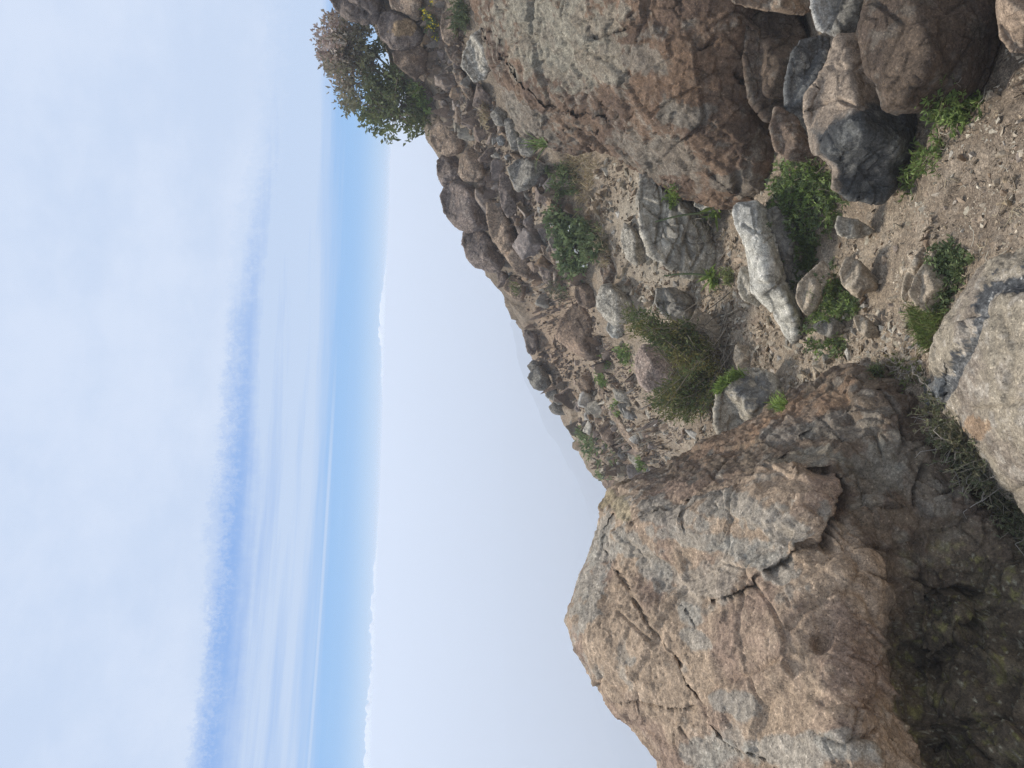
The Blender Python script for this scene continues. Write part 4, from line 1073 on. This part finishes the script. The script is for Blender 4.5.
# hillside plants
plant('hillside_plant', 'largest green leafy clump in the middle of the hillside', 'plant', [(553,215),(575,215),(592,225),(604,240),(600,258),(588,268),(580,280),(566,276),(562,260),(560,240)], 230, .13, .045, SG, 10, .7, .45, seed=20, flower=((.75,.75,.72), .04, .02))
plant('hillside_plant', 'green tuft between the blocky grey rock and the leafy clump', 'plant', [(556,168),(572,165),(582,178),(578,192),(562,196),(556,186)], 70, .12, .04, SG, 9, .7, .3, seed=21)
plant('hillside_plant', 'thin grey-green plant under the square-ended purple-brown block', 'plant', [(548,284),(562,282),(572,292),(566,300),(552,296)], 45, .10, .03, [(.16,.16,.10),(.20,.19,.13)], 8, .7, .35, seed=22, twigs=14)
grass('grass_tuft', 'long green grass stalks arching from the reddish boulder\'s back edge', 'grass', [(538,142),(548,140),(548,150),(540,152)], 60, .26, LG, 23, None, .7, .008)
grass('grass_tuft', 'straw-coloured dry grass beside the pale scree bank', 'dry grass', [(566,145),(590,146),(598,165),(594,190),(584,205),(576,190)], 420, .13, DRY, 24, None, .6, .005)
grass('grass_tuft', 'dry grass fringe under the green leafy clump', 'dry grass', [(596,225),(606,230),(612,255),(606,270),(600,250)], 160, .10, DRY + [(.16,.20,.08)], 25, None, .6, .005)
grass('grass_tuft', 'thin dry grass at the blocky grey rock\'s upper side', 'dry grass', [(484,100),(494,112),(490,130),(482,120)], 160, .10, DRY, 26, None, .6, .006)
grass('grass_tuft', 'dry grass with green blades on the skyline tan rock', 'dry grass', [(510,280),(522,284),(522,294),(512,292)], 120, .08, DRY + LG, 27, None, .6, .006)
plant('hillside_plant', 'small bright green sprig under the reddish boulder beside the white angular stone', 'plant', [(672,190),(680,190),(682,200),(674,202)], 30, .07, .025, BR, 8, .7, .45, seed=28)
plant('hillside_plant', 'small green tuft by the smooth pinkish rock', 'plant', [(622,345),(632,348),(634,362),(626,362)], 40, .10, .03, LG, 9, .6, .35, seed=29)
plant('dry_weed', 'dead branching weed with pale twigs on the scree by the white angular stone', 'dry plant', [(698,212),(714,212),(718,226),(712,240),(700,236)], 25, .10, .02, [(.20,.21,.08),(.30,.26,.14)], 4, .9, .3, seed=30, twigs=60, twigcol=(.40,.35,.27))
plant('hillside_plant', 'little bright green rosette beside the flush pale slab', 'plant', [(710,276),(720,276),(722,284),(712,286)], 30, .05, .022, BR, 8, .8, .4, seed=31)
plant('hillside_plant', 'little yellow-green tuft between the rosette and the white ledge', 'plant', [(726,272),(732,270),(736,282),(730,286)], 30, .05, .025, [(.22,.25,.09)], 8, .5, .3, seed=32)
plant('flowering_plant', 'green plant with a cluster of yellow flowers near the photo\'s top edge', 'flowers', [(430,12),(438,12),(440,30),(434,34),(430,24)], 60, .11, .03, SG, 8, .6, .4, seed=33, flower=((.80,.64,.03), .5, .017))
plant('hillside_plant', 'dark green tuft behind the upright tan block', 'plant', [(462,4),(472,6),(470,26),(462,24)], 60, .14, .04, [(.10,.13,.06),(.13,.16,.07)], 9, .6, .25, seed=34)
plant('hillside_plant', 'green leaves in the notch below the smooth dark brown slab', 'plant', [(412,86),(420,84),(430,100),(432,116),(424,112)], 80, .12, .04, LG, 9, .7, .5, seed=35)
# tall single stalks
def stalk(label, x0, y0, x1, y1, seed):
    h = scene_ray(x0, y0); p = np.array(h[0]); D = (p - CAM) @ FWD
    q = unproj(x1, y1, D - .02); t = np.linspace(0, 1, 8)[:, None]
    L_ = p + (q - p) * t + np.array([.012, 0, 0]) * np.sin(t * 3.14)
    root = empty('flower_stalk', p); tag(root, label, 'plant', 'green stalks on the scree bank')
    link('stem', twig_mesh('stem', [L_ - p], [(.0075, .0045)], [np.array((.15, .19, .09))]), MAT_TWIG, root)
    rs = np.random.RandomState(seed); n = 26; d = unit(rs.normal(size=(n, 3)) * [.9, .9, .5] + [0, 0, .35])
    link('leaves', leaf_mesh('leaves', rs.normal(size=(n, 3)) * .012, d, rs.uniform(.04, .10, n), rs.uniform(.012, .022, n), np.tile(BR[0], (n, 1)) * rs.uniform(.8, 1.2, (n, 1)), rs), MAT_LEAF, root)
stalk('upright green stalk rising beside the dead branching weed', 716, 212, 655, 222, 1)
stalk('upright green stalk rising from the little bright green rosette', 712, 276, 664, 276, 2)

# scrubby plants along the lower skyline
SCRUB = [('scrubby green plant on the skyline next to the rounded grey stone', [(578,428),(590,426),(596,440),(590,446),(582,438)]), ('scrubby green plant in the middle of the lower skyline', [(588,440),(600,442),(604,458),(598,464),(592,454)]),
         ('scrubby green plant on the skyline nearest the split boulder', [(598,462),(608,462),(614,480),(612,494),(604,484)]), ('grey-green plant in the scree below the brown squarish block', [(606,440),(618,442),(626,454),(616,460),(606,452)]),
         ('green plant in the scree beside the blue-grey wedge', [(640,458),(650,458),(652,468),(644,470)]), ('green tuft at the scree\'s upper edge by the grey block', [(614,404),(620,402),(624,412),(618,414)]), ('green tuft on the slope above the pointed tan rock', [(600,376),(606,374),(610,384),(604,388)]),
         ('green plant at the foot of the large brown block', [(600,352),(608,350),(612,362),(604,366)])]
for k, (lb, pl) in enumerate(SCRUB):
    plant('scrub_plant', lb, 'plant', pl, 70 if k < 4 else 40, .13 if k < 4 else .08, .045 if k < 4 else .035, SG if k < 4 else LG, 8, .6, .35, seed=50 + k, group='scrubby plants of the far scree', ground_only=True)

# the heath bush on the slope
def heath_bush():
    rs = np.random.RandomState(77)
    h0 = scene_ray(716, 366); D = (np.array(h0[0]) - CAM) @ FWD - .02
    p0 = np.array(h0[0])
    Rt = YI / np.linalg.norm(YI); UP = np.array([0, 0, 1.0])
    lines, rad, lc, C, Dr, Lg, Wd, Cl = [], [], [], [], [], [], [], []
    def ok(q):
        x, y, d = proj(q[None]); return inside(np.array([[x[0], y[0]]]), BP)[0]
    BP = np.array([(626,306),(646,310),(664,326),(690,322),(706,344),(716,372),(712,400),(700,416),(684,424),(664,416),(650,400),(660,392),(676,380),(676,362),(664,346),(648,342),(630,330)], float)
    k = 0
    while k < 330:
        x, y = in_poly_px(BP, rs)
        tip = unproj(x, y, D + rs.normal() * .13 - .06)
        b = p0 + rs.normal(size=3) * [.14, .08, .02]
        mid = (b + tip) * .5 + rs.normal(size=3) * .04 + [0, 0, -.03]
        t = np.linspace(0, 1, 6)[:, None]
        L_ = b * (1 - t) ** 2 + mid * 2 * t * (1 - t) + tip * t ** 2
        lines.append(L_ - p0); rad.append((.0045, .0015)); lc.append(np.array((.24, .20, .15)) * rs.uniform(.6, 1.4))
        dv = unit(tip - mid)
        c0 = np.array([(.165, .165, .055), (.125, .15, .050), (.21, .185, .065), (.095, .125, .045)][rs.randint(4)])
        for j in range(36):
            u = rs.uniform(.74, 1.08); i = min(u, .999) * 5; a = int(i)
            pp = L_[a] + (L_[min(a + 1, 5)] - L_[a]) * (i - a) + rs.normal(size=3) * .016
            C.append(pp - p0); Dr.append(unit(dv * .55 + rs.normal(size=3) * .75 + [0, 0, .25])); Lg.append(rs.uniform(.016, .036)); Wd.append(rs.uniform(.005, .009)); Cl.append(c0 * rs.uniform(.7, 1.35))
        k += 1
    for k in range(45):     # bare grey twigs on its lower side
        b = p0 + rs.normal(size=3) * [.12, .08, .02]
        tip = unproj(rs.uniform(690, 724), rs.uniform(330, 408), D - .16 + rs.normal() * .06)
        L_ = b + (tip - b) * np.linspace(0, 1, 6)[:, None] + rs.normal(size=(6, 3)) * .012
        lines.append(L_ - p0); rad.append((.004, .0018)); lc.append(np.array((.42, .37, .30)) * rs.uniform(.7, 1.1))
    root = empty('heath_bush', p0); tag(root, 'dense olive-green heath bush with bare grey twigs on the slope above the path', 'bush')
    link('leaves', leaf_mesh('leaves', np.array(C), np.array(Dr), np.array(Lg), np.array(Wd), np.array(Cl), rs), MAT_LEAF, root)
    link('branches', twig_mesh('branches', lines, rad, lc), MAT_TWIG, root)
heath_bush()

# the shrub on the ridge
def ridge_shrub():
    rs = np.random.RandomState(99)
    D = 7.0; p0 = unproj(424, 92, D + .1)
    CR = np.array([(318,40),(322,20),(332,10),(346,18),(360,24),(376,24),(384,44),(396,64),(412,86),(424,104),(426,124),(412,136),(398,130),(384,136),(370,130),(362,116),(346,108),(338,92),(340,80),(330,66),(322,56)], float)
    lines, rad, lc, C, Dr, Lg, Wd, Cl = [], [], [], [], [], [], [], []
    mains = []
    for k in range(11):
        x, y = in_poly_px(CR, rs); tip = unproj(x, y, D + rs.normal() * .22)
        t = np.linspace(0, 1, 7)[:, None]; mid = (p0 + tip) / 2 + rs.normal(size=3) * .06 + [0, 0, .04]
        L_ = p0 * (1 - t) ** 2 + mid * 2 * t * (1 - t) + tip * t ** 2
        mains.append(L_); lines.append(L_ - p0); rad.append((.016, .005)); lc.append(np.array((.17, .13, .10)))
    clusters = 0
    while clusters < 400:
        x, y = in_poly_px(CR, rs)
        # thin towards the sky so that gaps show
        if fbm(np.array([[x * .05, y * .05, 1.7]]), 1., 2)[0] < -.16: continue
        tip = unproj(x, y, D + rs.normal() * .24)
        Lm = mains[rs.randint(len(mains))]
        ds = [np.linalg.norm(m[4:] - tip, axis=1).min() for m in mains]; Lm = mains[int(np.argmin(ds))]
        st = Lm[2 + np.argmin(np.linalg.norm(Lm[2:] - tip, axis=1))]
        L_ = st + (tip - st) * np.linspace(0, 1, 4)[:, None] + rs.normal(size=(4, 3)) * .01
        lines.append(L_ - p0); rad.append((.005, .002)); lc.append(np.array((.20, .15, .11)) * rs.uniform(.8, 1.2))
        pink = np.clip(1.15 - ((x - 322) + max(0, y - 60) * .35) / 52., 0, 1) * rs.uniform(.4, 1.2)
        for j in range(18):
            g0 = np.array([(.135, .16, .060), (.105, .13, .055), (.17, .185, .075)][rs.randint(3)])
            c0 = g0 * (1 - min(pink, 1)) + np.array([(.44, .33, .28), (.36, .25, .20), (.48, .39, .33)][rs.randint(3)]) * min(pink, 1)
            C.append(tip + rs.normal(size=3) * .035 - p0); Dr.append(unit(rs.normal(size=3) + unit(tip - p0) * .7)); l = rs.uniform(.032, .06)
            Lg.append(l); Wd.append(l * rs.uniform(.4, .6)); Cl.append(c0 * rs.uniform(.75, 1.3))
        clusters += 1
    root = empty('ridge_shrub', p0); tag(root, 'leafy green shrub with pinkish brown young tips, standing against the sky on the ridge', 'shrub')
    link('leaves', leaf_mesh('leaves', np.array(C), np.array(Dr), np.array(Lg), np.array(Wd), np.array(Cl), rs), MAT_LEAF, root)
    link('branches', twig_mesh('branches', lines, rad, lc), MAT_TWIG, root)
ridge_shrub()

def litter():
    rs = np.random.RandomState(5); lines, rad, cols = [], [], []
    zone = np.array([(1060,40),(960,100),(900,190),(780,200),(700,210),(600,160),(560,140),(560,220),(610,300),(690,440),(880,375),(930,330),(1060,240)], float)
    for _ in range(520):
        x, y = in_poly_px(zone, rs); h = scene_ray(x, y)
        if h is None or h[2] is not ground: continue
        if fbm(np.array([[x * .03, y * .03, 4.4]]), 1., 2)[0] < -.05: continue
        p = np.array(h[0]); t = rs.uniform(0, 6.28); L_ = rs.uniform(.02, .075)
        q = np.array([p + np.array([math.cos(t + .5 * k), math.sin(t + .5 * k), 0]) * L_ * k / 3 for k in range(4)])
        q[:, 2] = terrain_z(q[:, :2]) + .004 + rs.uniform(0, .012, 4)
        lines.append(q); rad.append((rs.uniform(.0012, .0024), .0008)); cols.append(np.array([(.40, .33, .22), (.27, .21, .15), (.46, .41, .32), (.20, .15, .11)][rs.randint(4)]))
    o = link('plant_litter', twig_mesh('plant_litter', lines, rad, cols), MAT_TWIG); tag(o, kind='stuff')
litter()

# ------------------------------------------------------------------ the faint hill in the fog
def far_hill():
    na, nr = 120, 60
    a = np.linspace(0, 2 * math.pi, na, endpoint=False); r = np.linspace(0, 290, nr)
    A, Q = np.meshgrid(a, r)
    cx, cy = 34., 350.
    X = cx + np.cos(A) * Q; Y = cy + np.sin(A) * Q
    z = -60 - 80 * (1 - np.exp(-(Q / 109) ** 2)) - .0 * Q
    P = np.column_stack([X.ravel(), Y.ravel(), z.ravel()])
    P[:, 2] += fbm(P, .03, 4) * 5 + fbm(P, .12, 3) * 1.5
    P[:, 2] = np.where(Q.ravel() > 270, -146, P[:, 2])
    i = np.arange(nr - 1)[:, None]; j = np.arange(na)[None]; jn = (j + 1) % na
    q = np.stack([i * na + j, i * na + jn, (i + 1) * na + jn, (i + 1) * na + j], -1).reshape(-1, 4)
    n1 = fbm(P, .05, 4)
    c = mix(np.tile([.055, .045, .035], (len(P), 1)), (.03, .034, .022), sstep(-.2, .3, n1))
    o = link('hill', mesh_np('hill', P, q, c), MAT_ROCK_FAR); tag(o, kind='structure')
far_hill()

# ------------------------------------------------------------------ sea of cloud beyond and below
def cloud_sea():
    az = np.radians(np.concatenate([np.linspace(-40, 40, 700), np.linspace(40, 320, 60)[1:-1]])); rr = np.geomspace(1500, 50000, 190)
    A, Q = np.meshgrid(az, rr)
    X = np.sin(A) * Q; Y = np.cos(A) * Q
    P = np.column_stack([X.ravel(), Y.ravel(), np.zeros(A.size)])
    b = 1 - np.abs(fbm(P, 1 / 2600., 5, .55, 4)) * 1.6
    b2 = fbm(P, 1 / 9000., 3, .5, 14)
    amp = sstep(1500, 9000, Q.ravel())
    left = 1 + 1.6 * sstep(8, -22, np.degrees(A.ravel()))
    b3 = np.abs(fbm(P, 1 / 620., 3, .55, 24)); big = sstep(.05, .5, fbm(P, 1 / 5200., 3, .5, 31) + .25 * (left - 1))
    azd = np.degrees(A.ravel()); Z0 = np.zeros(len(azd))
    shell = sstep(11000, 13500, Q.ravel()) * sstep(21000, 15000, Q.ravel())
    def puff(f, o): return np.sqrt(np.clip(1 - np.abs(fbm(np.column_stack([azd * f, Z0 + o, Q.ravel() / 9000.]), 1., 2, .5, o)) * 2.0, 0, 1))
    cau = .55 * puff(.42, 3.) + .30 * puff(1.1, 8.) + .15 * puff(2.6, 13.)
    tall = sstep(-.15, .35, fbm(np.column_stack([azd * .11, Z0, Z0]), 1., 2, .5, 5.) + .55 * sstep(-10, -24, azd) - .12)
    lim = .0002 + shell * (.0022 * cau + .0105 * tall * np.clip(cau - .25, 0, 1) * 1.3)
    P[:, 2] = np.where(Q.ravel() > 9000, 200., P[:, 2])
    P[:, 2] = np.minimum(P[:, 2] - 40, Q.ravel() * lim)
    na, nr = len(az), len(rr)
    i = np.arange(nr - 1)[:, None]; j = np.arange(na)[None]; jn = (j + 1) % na
    q = np.stack([i * na + j, (i + 1) * na + j, (i + 1) * na + jn, i * na + jn], -1).reshape(-1, 4)
    m = bpy.data.materials.new('cloud'); nt, N, L = nodes_of(m)
    out = N.new('ShaderNodeOutputMaterial'); d = N.new('ShaderNodeBsdfDiffuse'); d.inputs[0].default_value = (.58, .62, .68, 1)
    L.new(d.outputs[0], out.inputs[0])
    o = link('cloud_sea', mesh_np('cloud_sea', P, q), m); tag(o, kind='structure')
cloud_sea()

# ------------------------------------------------------------------ haze
HAZE_DENSITY = .0060
def haze():
    bpy.context.view_layer.update()
    zt = max((o.matrix_world @ Vector(c)).z for o in SC.objects if o.type == 'MESH' and o.name != 'cloud_sea' for c in o.bound_box)
    top, bot, h = max(zt, .1) + .04, -150., 905.
    import bmesh
    bm = bmesh.new(); bmesh.ops.create_cube(bm, size=1.0)
    for v in bm.verts: v.co = (v.co.x * 2 * h, v.co.y * 2 * h, top if v.co.z > 0 else bot)
    me = bpy.data.meshes.new('haze'); bm.to_mesh(me); bm.free()
    m = bpy.data.materials.new('haze_air'); nt, N, L = nodes_of(m)
    out = N.new('ShaderNodeOutputMaterial'); v = N.new('ShaderNodeVolumePrincipled')
    v.inputs['Color'].default_value = (.86, .908, .975, 1); v.inputs['Density'].default_value = HAZE_DENSITY; v.inputs['Anisotropy'].default_value = .15
    L.new(v.outputs[0], out.inputs['Volume'])
    o = link('haze', me, m); tag(o, kind='stuff')
    print('haze top', top)
haze()

# ------------------------------------------------------------------ sky and sun
SUN_EL, SUN_AZ = R(60), R(-35)
def sky():
    w = bpy.data.worlds.new('World'); SC.world = w; w.use_nodes = True
    nt = w.node_tree; N, L = nt.nodes, nt.links
    bg = N['Background']; bg.inputs['Strength'].default_value = .1
    st = N.new('ShaderNodeTexSky'); st.sky_type = 'NISHITA'; st.sun_disc = False
    st.sun_elevation = SUN_EL; st.sun_rotation = SUN_AZ; st.altitude = 2000; st.air_density = 1.0; st.dust_density = .3; st.ozone_density = 1.5
    tc = N.new('ShaderNodeTexCoord'); sx = N.new('ShaderNodeSeparateXYZ'); L.new(tc.outputs['Generated'], sx.inputs[0])
    def mth(op, a, b=None, c=None):
        n = N.new('ShaderNodeMath'); n.operation = op
        for k, v in enumerate((a, b, c)):
            if v is None: continue
            if isinstance(v, (int, float)): n.inputs[k].default_value = v
            else: L.new(v, n.inputs[k])
        return n.outputs[0]
    def ss(v, a, b, ca=0., cb=1.):
        n = N.new('ShaderNodeMapRange'); n.interpolation_type = 'SMOOTHSTEP'
        L.new(v, n.inputs[0])
        for k, q in ((1, a), (2, b), (3, ca), (4, cb)):
            if isinstance(q, (int, float)): n.inputs[k].default_value = q
            else: L.new(q, n.inputs[k])
        return n.outputs[0]
    def vec(a, b, c=0.0):
        n = N.new('ShaderNodeCombineXYZ')
        for k, v in enumerate((a, b, c)):
            if isinstance(v, (int, float)): n.inputs[k].default_value = v
            else: L.new(v, n.inputs[k])
        return n.outputs[0]
    def noise(v, sc, det=4, rgh=.55):
        n = N.new('ShaderNodeTexNoise'); n.inputs['Scale'].default_value = sc; n.inputs['Detail'].default_value = det; n.inputs['Roughness'].default_value = rgh
        L.new(v, n.inputs['Vector']); return mth('SUBTRACT', n.outputs[0], .5)
    def mixc(f, a, b):
        n = N.new('ShaderNodeMix'); n.data_type = 'RGBA'; L.new(f, n.inputs[0])
        for k, v in ((6, a), (7, b)):
            if isinstance(v, tuple): n.inputs[k].default_value = (*v, 1)
            else: L.new(v, n.inputs[k])
        return n.outputs[2]
    el = mth('MULTIPLY', mth('ARCSINE', sx.outputs[2]), 57.2958)
    az = mth('MULTIPLY', mth('ARCTAN2', sx.outputs[0], sx.outputs[1]), 57.2958)
    tint = N.new('ShaderNodeMix'); tint.data_type = 'RGBA'; tint.blend_type = 'MULTIPLY'; tint.inputs[0].default_value = 1.0
    L.new(st.outputs[0], tint.inputs[6]); tint.inputs[7].default_value = (SKY_TINT[0], SKY_TINT[1], SKY_TINT[2], 1)
    grad = mixc(ss(el, .3, 2.6), (4.3, 6.3, 9.3), mixc(ss(el, 2.5, 9.), (3.0, 5.3, 9.0), (2.3, 4.1, 8.2)))
    f15 = N.new('ShaderNodeValue'); f15.outputs[0].default_value = .12
    base = mixc(f15.outputs[0], grad, tint.outputs[2])
    # thin streaks of cirrus near the horizon
    s1 = noise(vec(mth('MULTIPLY', az, .035), mth('ADD', mth('MULTIPLY', el, .75), mth('MULTIPLY', az, .018))), 1.0, 5, .6)
    s2 = noise(vec(mth('MULTIPLY', az, .08), mth('MULTIPLY', el, 2.6), 3.3), 1.0, 4, .6)
    st_amt = mth('ADD', mth('MULTIPLY', s1, 1.7), mth('MULTIPLY', s2, .5))
    band = mth('MULTIPLY', ss(el, 3.2, 5.6), ss(az, -30, 24, .0, .35))
    thin = mth('ADD', mth('MULTIPLY', ss(el, 3.0, 5.6), .78), st_amt)
    thin = mth('MULTIPLY', thin, ss(el, 1.6, 4.6))
    thin = mth('ADD', thin, band)
    # straight contrail
    cl = mth('ABSOLUTE', mth('SUBTRACT', mth('ADD', el, mth('MULTIPLY', az, .018)), 3.62))
    con = mth('MULTIPLY', ss(cl, .20, .03), ss(az, 6, -10, 0., .7))
    thin = mth('MAXIMUM', thin, con)
    # high cloud sheet with a fringed edge
    edge = mth('SUBTRACT', el, mth('ADD', ss(az, 1, 24, 10.6, 7.9), mth('MULTIPLY', az, -.012)))
    wv = vec(mth('MULTIPLY', az, 1.25), mth('MULTIPLY', el, 1.0), 7.)
    fr = mth('ADD', mth('MULTIPLY', noise(wv, 1.5, 9, .74), 2.9), mth('MULTIPLY', noise(vec(mth('MULTIPLY', az, .1), mth('MULTIPLY', el, .12), 0.), 1.0, 4), 2.8))
    sheet = ss(mth('ADD', edge, fr), -.35, ss(az, -20, 22, .9, 1.3))
    fl2 = mth('ADD', mth('MULTIPLY', noise(wv, 2.3, 9, .78), 4.5), mth('MULTIPLY', noise(wv, .5, 4, .6), 2.4))
    sheet = mth('MAXIMUM', sheet, mth('MULTIPLY', ss(mth('ADD', edge, fl2), -1.3, 1.0), .62))
    # clearer gap right under the fringe on the left
    gap = mth('MULTIPLY', mth('MULTIPLY', ss(mth('ADD', edge, mth('MULTIPLY', fr, .35)), ss(az, 24, -16, -1.3, -3.0), -.7), ss(edge, 1.2, -.2)), ss(az, 26, -14, .18, 1.0))
    thin = mth('MULTIPLY', thin, mth('SUBTRACT', 1.0, mth('MULTIPLY', gap, .85)))
    thin = mth('MINIMUM', mth('MAXIMUM', thin, 0.0), .92)
    c1 = mixc(gap, base, (2.4, 4.3, 8.3))
    c2 = mixc(thin, c1, CIRRUS)
    body = mth('ADD', noise(vec(mth('MULTIPLY', az, .045), mth('MULTIPLY', el, .09), 1.), 1.6, 6, .6), mth('MULTIPLY', noise(wv, .4, 5, .6), .22))
    bodyf = ss(body, -.2, .2)
    c3 = mixc(sheet, c2, mixc(bodyf, SHEET_A, SHEET_B))
    # below the horizon everything is cloud top
    c4 = mixc(ss(el, -.6, -2.0), c3, (6.0, 6.9, 8.6))
    L.new(c4, bg.inputs['Color'])
SKY_TINT = (1, 1, 1); CIRRUS = (5.9, 7.1, 9.1); SHEET_A = (6.0, 7.12, 9.1); SHEET_B = (6.8, 7.75, 9.5)
sky()
sl = bpy.data.lights.new('sun', 'SUN'); sl.energy = 3.1; sl.angle = R(9); sl.color = (1, .95, .87)
so = bpy.data.objects.new('sun', sl); COL.objects.link(so)
sd = Vector((math.cos(SUN_EL) * math.sin(SUN_AZ), math.cos(SUN_EL) * math.cos(SUN_AZ), math.sin(SUN_EL)))
so.rotation_euler = sd.to_track_quat('Z', 'Y').to_euler()

SC.view_settings.view_transform = 'Standard'; SC.view_settings.look = 'None'
SC.view_settings.exposure = 0; SC.view_settings.gamma = 1; SC.view_settings.use_curve_mapping = False
SC.render.engine = 'CYCLES'
SC.cycles.use_denoising = True; SC.cycles.denoising_prefilter = 'NONE'
SC.cycles.max_bounces = 8; SC.cycles.diffuse_bounces = 3; SC.cycles.volume_bounces = 4; SC.cycles.transparent_max_bounces = 16
